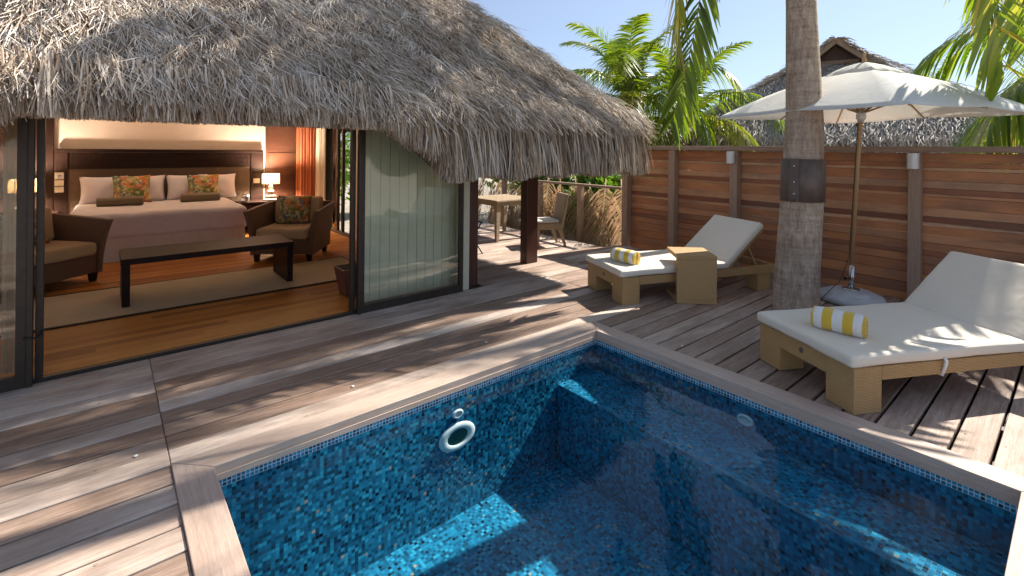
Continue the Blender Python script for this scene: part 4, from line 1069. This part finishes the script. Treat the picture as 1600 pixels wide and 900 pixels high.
# ------------------------------------------------------------------ sun loungers
TEX = bpy.data.textures.new('cushion_dents', 'CLOUDS'); TEX.noise_scale = .30; TEX.noise_depth = 2
def soften(o, strength=.016, lv=5):
    for q in list(o.modifiers):
        if q.type == 'WEIGHTED_NORMAL': o.modifiers.remove(q)
    sd = o.modifiers.new('cut', 'SUBSURF'); sd.subdivision_type = 'SIMPLE'; sd.levels = lv; sd.render_levels = lv
    dp = o.modifiers.new('dents', 'DISPLACE'); dp.texture = TEX; dp.strength = strength; dp.mid_level = .5; dp.texture_coords = 'LOCAL'; dp.direction = 'Z'
    return o
def soft_box(x0, x1, y0, y1, z0, z1): return MB().box(x0, x1, y0, y1, z0, z1)
HX, SZ, TH = 1.40, .30, .078
def lounger(W):
    root = empty('sun_lounger')
    fr = MB()
    fr.box(0, .05, .215, W - .215, .175, .295)            # front apron between the leg blocks
    fr.box(.215, 2.08, 0, .055, .205, .295); fr.box(.215, 2.08, W - .055, W, .205, .295)
    fr.box(2.081, 2.13, 0, W, .205, .294); fr.box(HX - .03, HX + .03, .056, W - .056, .215, .285); fr.box(.7, .75, .056, W - .056, .22, .285)
    fr.box(.055, 1.38, .058, W - .058, .286, .298)
    fr.build('frame', M['wicker'], root, bevel=.004)
    for x0 in (0.0, 1.86):
        for y0 in (0.0, W - .215):
            if x0 == 0: MB().box(0, .213, y0, y0 + .213, 0, .2945).build('leg', M['wicker'], root, bevel=.005)
            else: MB().box(1.84, 2.03, y0 + .012, y0 + .20, 0, .204).build('leg', M['wicker'], root, bevel=.005)
    o = soften(soft_box(-.03, HX + .005, -.015, W + .015, SZ, SZ + TH).build('seat_cushion', M['canvas'], root, bevel=.026, seg=3))
    a = radians(40.5); bl = .69
    b = MB(); b.box(0, bl, .0, W, .006, TH + .004)
    soften(b.build('back_cushion', M['canvas'], root, loc=(HX + .012, 0, SZ + .004), rot=(0, -a, 0), bevel=.026, seg=3))
    bf = MB(); bf.box(0, bl - .02, .03, .075, -.035, .003); bf.box(0, bl - .02, W - .075, W - .03, -.035, .003); bf.box(bl - .06, bl - .02, .076, W - .076, -.034, .002); bf.box(.02, bl - .07, .08, W - .08, -.02, -.004)
    bf.build('back_frame', M['wicker'], root, loc=(HX + .012, 0, SZ + .004), rot=(0, -a, 0), bevel=.003)
    ps = MB()
    for yy in (.09, W - .09): ps.bar((HX + .34, yy, SZ + .25), (HX + .50, yy, .25), .025, .02)
    ps.build('back_prop', M['wicker'], root)
    st = MB(); st.tube([(.69, -.013, .315), (.69, -.026, .30), (.69, -.018, .265), (.69, .0, .20), (.69, .05, .2)], .010, 8)
    so = st.build('strap', M['white_plastic'], root, smooth=True); so.scale = (1, 1, 1)
    MB().lathe([(0, .006), (.016, .005), (.02, 0)], 16).build('badge', M['guard'], root, loc=(-.001, W * .5, .24), rot=(0, -pi / 2, 0), smooth=True)
    return root
l1 = lounger(.79); l1.location = (4.205, 3.165, 0.002); l1.rotation_euler.z = radians(-21.3)
tag(l1, 'cream cushioned wicker lounger by the fence with c shaped table at its side', 'sun lounger', 'sun loungers on the deck')
l2 = lounger(.84); l2.location = (3.60, .935, 0.002); l2.rotation_euler.z = radians(-28.5)
tag(l2, 'cream cushioned wicker lounger nearest the pool edge at the right', 'sun lounger', 'sun loungers on the deck')

def towel(label, loc, rz):
    root = empty('rolled_towel', loc, rz); tag(root, label, 'towel', 'rolled striped towels')
    r_ = .080; m = MB(); n = 30; K = 14; Lh = .155
    prof = [(0.05, -Lh - .0), (r_ * .8, -Lh - .004)] 
    vs = []; fs_ = []
    for i in range(K + 1):
        x = -Lh + 2 * Lh * i / K
        for j in range(n):
            a_ = 2 * pi * j / n
            rr_ = r_ * (1 + .02 * sin(3 * a_ + i) + .015 * sin(i * 2.1)) * (1 - .12 * (abs(2 * i / K - 1) ** 8))
            y, z = rr_ * cos(a_), rr_ * sin(a_)
            if z < -r_ * .86: z = -r_ * .86
            vs.append((x, y, z + r_ * .86))
    for i in range(K):
        for j in range(n): fs_.append((i * n + j, i * n + (j + 1) % n, (i + 1) * n + (j + 1) % n, (i + 1) * n + j))
    m.add(vs, fs_)
    # spiral ends: a rolled strip seen edge on
    me_o = m.build('towel_body', M['towel'], root, smooth=True, uv=False)
    ul = me_o.data.uv_layers.new(name='uv')
    for l in me_o.data.loops:
        c_ = me_o.data.vertices[l.vertex_index].co; ul.data[l.index].uv = ((c_.x + Lh) / .31 * 1.0 + .0, atan2(c_.y, c_.z) / 6)
    for sx in (-1, 1):
        sp = MB(); pts = []
        T = 2.9
        for q in range(90):
            f = q / 89; a_ = T * 2 * pi * f; rad = r_ * (.06 + .86 * f); pts.append((rad * cos(a_), rad * sin(a_)))
        vs = []; fs_ = []
        for (y, z) in pts:
            zz = max(z, -r_ * .84) + r_ * .86
            vs.append((sx * (Lh - .012), y, zz)); vs.append((sx * (Lh + .006 + .003 * sin(y * 90)), y, zz))
        for q in range(len(pts) - 1): fs_.append((2 * q, 2 * q + 1, 2 * q + 3, 2 * q + 2))
        sp.add(vs, fs_)
        cap = [(sx * (Lh - .010), r_ * .93 * cos(2 * pi * j / 24), max(r_ * .93 * sin(2 * pi * j / 24), -r_ * .84) + r_ * .86) for j in range(24)]
        sp.add(cap, [tuple(range(24))])
        eo = sp.build('towel_end', M['towel'], root, uv=False)
        ul = eo.data.uv_layers.new(name='uv')
        for l in eo.data.loops: ul.data[l.index].uv = (.31, 0.1)
        ms = eo.modifiers.new('solid', 'SOLIDIFY'); ms.thickness = .011
    return root
towel('yellow and white striped towel rolled up on the lounger by the fence', (4.52, 3.37, .381), radians(-90))
towel('yellow and white striped towel rolled up on the lounger nearest the pool', (4.0, 1.13, .381), radians(-86))

ct = empty('side_table', (4.734, 2.846, 0.002), atan2(-.697, .717)); tag(ct, 'c shaped honey wicker side table overhanging the fence lounger', 'side table')
MB().box(0, .42, 0, .055, .042, .475).build('front_panel', M['wicker'], ct, bevel=.004)
MB().box(0, .42, 0, .47, .4755, .52).build('table_top', M['wicker'], ct, bevel=.005)
MB().box(0, .42, 0, .46, 0, .0415).build('foot_panel', M['wicker'], ct, bevel=.004)

# ------------------------------------------------------------------ dining corner
dt = empty('dining_table', (5.72, 7.12, 0.002)); tag(dt, 'square pale wicker dining table beyond the dark timber posts', 'table')
MB().box(-.47, .47, -.46, .46, .70, .74).build('table_top', M['wicker_pale'], dt, bevel=.008)
MB().box(-.42, .42, -.41, .41, .63, .699).build('apron', M['wicker_pale'], dt)
for sx in (-1, 1):
    for sy in (-1, 1):
        x, y = sx * .40, sy * .39
        MB().hexa([(x - .026, y - .026, 0), (x + .026, y - .026, 0), (x + .026, y + .026, 0), (x - .026, y + .026, 0)], [(x - .05, y - .05, .698), (x + .05, y - .05, .698), (x + .05, y + .05, .698), (x - .05, y + .05, .698)]).build('leg', M['wicker_pale'], dt)
def chair(loc, rz, label):
    root = empty('dining_chair', loc, rz); tag(root, label, 'chair', 'wicker dining chairs')
    w = .44
    MB().box(-w / 2, w / 2, -.22, .22, .30, .41).build('seat', M['wicker_pale'], root, bevel=.01)
    MB().box(-w / 2 + .01, w / 2 - .01, -.23, .20, .411, .455).build('seat_cushion', M['canvas'], root, bevel=.018, seg=3)
    b = MB().hexa([(-w / 2, .20, .30), (w / 2, .20, .30), (w / 2, .26, .30), (-w / 2, .26, .30)], [(-w / 2 + .02, .33, .89), (w / 2 - .02, .33, .89), (w / 2 - .02, .375, .89), (-w / 2 + .02, .375, .89)])
    b.build('backrest', M['wicker_pale'], root, bevel=.012)
    for sx in (-1, 1):
        x = sx * (w / 2 - .03)
        MB().hexa([(x - .018, -.20, 0), (x + .018, -.20, 0), (x + .018, -.165, 0), (x - .018, -.165, 0)], [(x - .028, -.21, .30), (x + .028, -.21, .30), (x + .028, -.15, .30), (x - .028, -.15, .30)]).build('leg', M['wicker_pale'], root)
        MB().hexa([(x - .018, .30, 0), (x + .018, .30, 0), (x + .018, .335, 0), (x - .018, .335, 0)], [(x - .028, .19, .30), (x + .028, .19, .30), (x + .028, .25, .30), (x - .028, .25, .30)]).build('leg', M['wicker_pale'], root)
    return root
# local -y is the front of the seat; front faces (-.92,.39)
chair((5.79, 6.02, 0.002), atan2(-.92, -.39) + 0.0, 'pale wicker dining chair right of the second dark timber post')
chair((5.55, 8.12, 0.002), radians(-8), 'pale wicker dining chair behind the square dining table')
fs_ = empty('folding_stand', (4.35, 6.1, 0.002)); tag(fs_, 'black folding stand with thin crossed legs behind the corner post', 'stand')
for yy in (0, .35):
    MB().tube([(-.2, yy, 0), (.16, yy, .5)], .011, 8).build('leg', M['black'], fs_, smooth=True); MB().tube([(.2, yy + .02, 0), (-.16, yy + .02, .5)], .011, 8).build('leg', M['black'], fs_, smooth=True)
MB().tube([(.16, -.03, .5), (.16, .4, .5)], .011, 8).build('bar', M['black'], fs_, smooth=True); MB().tube([(-.16, -.03, .5), (-.16, .4, .5)], .011, 8).build('bar', M['black'], fs_, smooth=True)

# ------------------------------------------------------------------ bedroom
bed = empty('bed', (.68, 8.65, FZ)); tag(bed, 'wide bed made up with pale pink linen and a cream skirt', 'bed')
def skirt(u, v):
    s = u * (2.0 * 2 + 2.08); wob = .012 * sin(s * 23) + .008 * sin(s * 57 + 1)
    if s < 1.85: x, y, nx, ny = -1.02, 1.85 - s, -1, 0
    elif s < 1.85 + 2.04: x, y, nx, ny = -1.02 + (s - 1.85), 0.0, 0, -1
    else: x, y, nx, ny = 1.02, (s - 3.89), 1, 0
    k = wob * (1 - v) * 1.3
    return (x + nx * (k + .012), y + ny * (k + .012) + .03, .33 * v)
sheet('bed_skirt', 150, 4, skirt, M['skirt'], bed)
mt = MB().box(-1.06, 1.07, 0.0, 1.9, .30, .665); mo = soften(mt.build('mattress', M['linen'], bed, bevel=.075, seg=5), .03)
hb = empty('headboard', (.9, 10.60, FZ)); tag(hb, 'long dark wooden headboard with woven panel and carved band', 'headboard')
h = MB(); h.box(-1.53, 1.52, .0, .06, 1.49, 1.55); h.box(-1.53, -1.37, 0, .06, 0, 1.489); h.box(1.29, 1.52, 0, .06, 0, 1.489); h.box(-1.369, 1.289, .02, .06, 0, .3)
h.build('board_frame', M['darkwood'], hb, bevel=.006)
MB().box(-1.369, 1.289, .025, .06, .301, 1.215).build('woven_panel', M['wicker_head'], hb)
cv = MB(); cv.box(-1.369, 1.289, .02, .06, 1.216, 1.488)
k = 0
for i in range(88):
    x = -1.35 + i * .03; 
    for zz in (1.28, 1.36, 1.43): cv.box(x + .004, x + .024, .012, .0199, zz + .005 * (i % 2), zz + .035 + .008 * ((i + k) % 3), .8); k += 1
cv.build('carved_band', M['darkwood'], hb)

def pil(name, w, h_, t_, mat, loc, rz, lean, label, cat, group, seed):
    m = pillow_mb(w, h_, t_, 14, seed); o = m.build(name, mat, None, loc, (lean, 0, rz), smooth=True); weld(o, .002)
    o.rotation_mode = 'XYZ'; tag(o, label, cat, group); return o
BT = FZ + .665
wl_ = ['plump white pillow at the far left of the bed head', 'white pillow between left flowered cushion and the middle gap', 'white pillow between the middle gap and right flowered cushion', 'white pillow at the far right of the bed head']
for i, x in enumerate((-.02, .50, 1.12, 1.60)):
    pil('bed_pillow', .62, .46, .19, M['linen'], (x, 10.34 + .03 * (i % 2), BT - .01), random.uniform(-.08, .08), -.22, wl_[i], 'pillow', 'white pillows on the bed', i)
pil('flowered_cushion', .52, .48, .17, M['floral'], (.34, 10.14, BT - .005), .06, -.3, 'orange and green flowered cushion on the left half of the bed', 'cushion', 'tropical flowered cushions', 11)
pil('flowered_cushion', .50, .47, .17, M['floral'], (1.34, 10.14, BT - .005), -.05, -.3, 'orange and green flowered cushion on the right half of the bed', 'cushion', 'tropical flowered cushions', 12)
def bolster(x, y, label):
    m = MB().lathe([(0, -.29), (.05, -.29), (.066, -.282), (.072, -.26), (.072, .26), (.066, .282), (.05, .29), (0, .29)], 24)
    o = m.build('bolster', M['olive'], None, (x, y, BT + .074), (0, pi / 2, 0), smooth=True); tag(o, label, 'bolster', 'bronze bolsters on the bed')
bolster(.18, 9.72, 'bronze satin bolster in front of the left flowered cushion'); bolster(1.25, 9.80, 'bronze satin bolster in front of the right flowered cushion')
def flower(x, y, label):
    m = MB()
    for k in range(5):
        a_ = k * 2 * pi / 5; ca, sa = cos(a_), sin(a_)
        m.add([(0, 0, .004), (.022 * ca - .016 * sa, .022 * sa + .016 * ca, .016), (.048 * ca, .048 * sa, .012), (.022 * ca + .016 * sa, .022 * sa - .016 * ca, .012)], [(0, 1, 2, 3)])
    o = m.build('frangipani_flower', M['petal'], None, (x, y, BT + .003)); tag(o, label, 'flower', 'frangipani flowers on the bed')
flower(.26, 9.52, 'white frangipani flower lying in front of the left bolster'); flower(1.25, 9.62, 'white frangipani flower lying in front of the right bolster')

def nightstand(x, label):
    r_ = empty('nightstand', (x, 10.33, FZ)); tag(r_, label, 'nightstand', 'dark wooden nightstands')
    MB().box(-.38, .42, -.24, .24, .53, .57).build('table_top', M['darkwood'], r_, bevel=.004)
    MB().box(-.36, .40, -.22, .24, .12, .529).build('cabinet', M['darkwood'], r_)
    dr = MB().box(-.35, .39, -.236, -.2205, .33, .51).build('drawer', M['darkwood'], r_, bevel=.003)
    for sx in (-.35, .34): 
        for sy in (-.21, .18): MB().box(sx, sx + .05, sy, sy + .05, 0, .1195).build('leg', M['darkwood'], r_)
nightstand(2.28, 'dark nightstand between bed and right armchair'); nightstand(-.98, 'dark nightstand at the left of the bed')
def table_lamp(x, y, label, watts):
    r_ = empty('table_lamp', (x, y, FZ + .572)); tag(r_, label, 'lamp', 'cream shaded bedside lamps')
    MB().lathe([(0, 0), (.13, 0), (.14, .01), (.13, .035), (.08, .045), (.075, .06), (.1, .075), (.09, .10), (.05, .115), (.045, .135), (.062, .16), (.058, .19), (.035, .21), (.028, .24), (.04, .26), (.025, .285), (.012, .30), (.012, .34), (0, .34)], 24).build('lamp_base', M['stone'], r_, smooth=True)
    sh = MB().lathe([(.155, .325), (.155, .515)], 32).build('lamp_shade', M['shade'], r_, smooth=True); sh.modifiers.new('solid', 'SOLIDIFY').thickness = .004
    ld = bpy.data.lights.new('bulb', 'POINT'); ld.energy = watts; ld.color = (1.0, .86, .72); ld.shadow_soft_size = .05
    lo = bpy.data.objects.new('bulb', ld); COL.objects.link(lo); lo.parent = r_; lo.location = (0, 0, .43)
table_lamp(2.47, 10.25, 'cream shaded lamp on turned base beside the dark wall panel', 110)
table_lamp(-.95, 10.25, 'cream shaded lamp behind the left glass door post', 95)
o = MB().lathe([(0, 0), (.065, 0), (.072, .03), (.07, .09), (.058, .13), (.03, .142), (0, .142)], 24).build('radio', M['metal'], None, (2.02, 10.2, FZ + .572), smooth=True); tag(o, 'small rounded silver radio on the right nightstand', 'radio')
for (x, z, y, lab) in ((2.29, .97, 10.598, 'ivory switch plate on the right end of the headboard'), (-.57, 1.145, 10.598, 'ivory round socket plate topmost of three at the headboard left end'), (-.57, 1.03, 10.598, 'ivory switch plate in the middle of three at the headboard left end'), (-.57, .925, 10.598, 'ivory switch plate lowest of three at the headboard left end')):
    hh = .055 if lab.startswith('ivory round') else .045
    r_ = empty('switch_plate', (x, y, z)); tag(r_, lab, 'switch', 'ivory switch plates')
    MB().box(-.055, .055, -.012, 0, -hh, hh).build('plate', M['switch'], r_, bevel=.003)
    if 'round' in lab: MB().lathe([(0, .004), (.022, .004), (.03, .0)], 18).build('socket', M['metal'], r_, loc=(0, -.012, 0), rot=(pi / 2, 0, 0))
    else: MB().box(-.03, .03, -.016, -.0122, -.022, .022).build('rocker', M['switch'], r_, bevel=.002)

def armchair(loc, rz, label):
    r_ = empty('armchair', loc, rz); tag(r_, label, 'armchair', 'brown rattan armchairs')
    W, Dp = .43, .40
    MB().box(-W + .07, W - .07, -Dp + .01, Dp - .02, .11, .32).build('seat_base', M['wicker_dark'], r_, bevel=.008)
    for s in (-1, 1):
        m = MB(); nseg = 6
        # arm panel flares outwards towards the top and leans forward
        rows = []
        for i in range(nseg + 1):
            f = i / nseg; z_ = .10 + .64 * f; fl_ = .085 * f ** 2.2
            fr_ = -Dp - .05 * f ** 2; zt_f = z_ ; 
            rows.append([(s * (W - .07 + fl_), fr_, z_ - .02 * f), (s * (W + fl_), fr_, z_ - .02 * f), (s * (W + fl_), Dp, z_ + .03 * f), (s * (W - .07 + fl_), Dp, z_ + .03 * f)])
        vs = [p for row in rows for p in row]; fq = []
        for i in range(nseg):
            for j in range(4): fq.append((i * 4 + j, i * 4 + (j + 1) % 4, (i + 1) * 4 + (j + 1) % 4, (i + 1) * 4 + j))
        fq.append((0, 1, 2, 3)); fq.append(tuple(nseg * 4 + j for j in range(4))); m.add(vs, fq)
        m.build('arm', M['wicker_dark'], r_, bevel=.012)
    MB().hexa([(-W + .072, Dp - .08, .10), (W - .072, Dp - .08, .10), (W - .072, Dp, .10), (-W + .072, Dp, .10)], [(-W + .0, Dp - .03, .78), (W - .0, Dp - .03, .78), (W - .0, Dp + .05, .78), (-W + .0, Dp + .05, .78)]).build('back', M['wicker_dark'], r_, bevel=.012)
    soften(MB().box(-W + .074, W - .074, -Dp - .02, Dp - .1, .322, .47).build('seat_cushion', M['tan'], r_, bevel=.045, seg=4), .02, 4)
    b = MB().box(-W + .09, W - .09, -.07, .07, 0, .40).build('back_cushion', M['tan'], r_, loc=(0, Dp - .17, .465), rot=(-.16, 0, 0), bevel=.045, seg=4)
    for sx in (-1, 1):
        for sy in (-1, 1):
            x, y = sx * .36, sy * .335
            MB().hexa([(x - .025, y - .025, 0), (x + .025, y - .025, 0), (x + .025, y + .025, 0), (x - .025, y + .025, 0)], [(x - .036, y - .036, .109), (x + .036, y - .036, .109), (x + .036, y + .036, .109), (x - .036, y + .036, .109)]).build('foot', M['darkwood'], r_)
    return r_
armchair((2.13, 7.58, FZ), radians(-36), 'brown rattan armchair with tan cushions at the right of the dark bench')
armchair((-.60, 7.62, FZ), radians(40), 'brown rattan armchair with tan cushions behind the left door post')
def on_chair(lx, ly, c, a_): return (c[0] + lx * cos(a_) - ly * sin(a_), c[1] + lx * sin(a_) + ly * cos(a_))
x, y = on_chair(-.02, .06, (2.13, 7.58), radians(-36)); pil('flowered_cushion', .48, .44, .17, M['floral'], (x, y, FZ + .465), radians(-30), -.32, 'blue and orange flowered cushion leaning in the right armchair', 'cushion', 'tropical flowered cushions', 13)
x, y = on_chair(-.05, .06, (-.60, 7.62), radians(40)); pil('flowered_cushion', .48, .44, .17, M['floral'], (x, y, FZ + .465), radians(40), -.32, 'flowered cushion leaning in the left armchair behind the door post', 'cushion', 'tropical flowered cushions', 14)

bn = empty('coffee_bench', (.93, 6.44, FZ + .012)); tag(bn, 'long low dark wooden bench standing on the sisal rug', 'bench')
MB().box(-.81, .81, -.32, .32, .415, .475).build('bench_top', M['darkwood'], bn, bevel=.004)
for s in (-1, 1): MB().box(min(s * .80, s * .735), max(s * .80, s * .735), -.315, .315, 0, .4145).build('leg_panel', M['darkwood'], bn, bevel=.004)
rg_ = empty('rug', (.86, 6.44, FZ + .001)); tag(rg_, 'sand coloured sisal rug with dark border under the bench', 'rug')
MB().box(-1.9, 1.80, -.58, .60, 0, .009).build('rug_field', M['rug'], rg_)
b = MB(); b.box(-1.93, 1.83, -.62, -.581, 0, .011); b.box(-1.93, 1.83, .601, .63, 0, .011); b.box(1.801, 1.83, -.58, .6, 0, .0105); b.box(-1.93, -1.901, -.58, .6, 0, .0105); b.build('rug_border', M['darkwood'], rg_)

def curtain(name, pts, z0, z1, amp, folds, mat, label):
    pts = [Vector((p[0], p[1], 0)) for p in pts]
    def fn(u, v):
        q = u * (len(pts) - 1); i = min(int(q), len(pts) - 2); f = q - i; p = pts[i].lerp(pts[i + 1], f); d_ = (pts[i + 1] - pts[i]).normalized(); n_ = Vector((-d_.y, d_.x, 0))
        p = p + n_ * amp * (sin(u * folds * 2 * pi) + .35 * sin(u * folds * 4.7 * pi + 2 * v)) * (.75 + .25 * (1 - v))
        return (p.x, p.y, z0 + (z1 - z0) * v)
    o = sheet(name, folds * 10, 6, fn, mat); tag(o, label, 'curtain'); return o
curtain('curtain', [(3.02, 10.58), (3.27, 10.12)], .04, 2.4, .035, 6, M['orange'], 'burnt orange curtain gathered beside the dark wall panel')
curtain('curtain', [(3.27, 10.08), (3.30, 9.62)], .04, 2.4, .03, 5, M['cream'], 'cream curtain hanging by the side glass door')
sc_ = curtain('sheer_curtain', [(-.55, 4.86), (-.425, 4.82)], .05, 2.4, .022, 3, M['sheer'], 'pale sheer curtain gathered behind the left glass panel')
pp = empty('planter', (2.10, 5.25, FZ)); tag(pp, 'dark red square planter behind the right door post', 'planter')
MB().hexa([(-.10, -.10, 0), (.10, -.10, 0), (.10, .10, 0), (-.10, .10, 0)], [(-.15, -.15, .30), (.15, -.15, .30), (.15, .15, .30), (-.15, .15, .30)]).build('pot', M['pot'], pp, bevel=.006)
MB().box(-.13, .13, -.13, .13, .28, .3012).build('soil', M['soil'], pp)
cb = MB().tube([(-.33, 4.668, .36), (-.33, 4.655, .33), (-.36, 4.59, .335), (-.41, 4.595, .34), (-.43, 4.64, .33)], .007, 8).build('cable', M['black'], None, smooth=True); tag(cb, 'black cable tied round the left door post', 'cable')
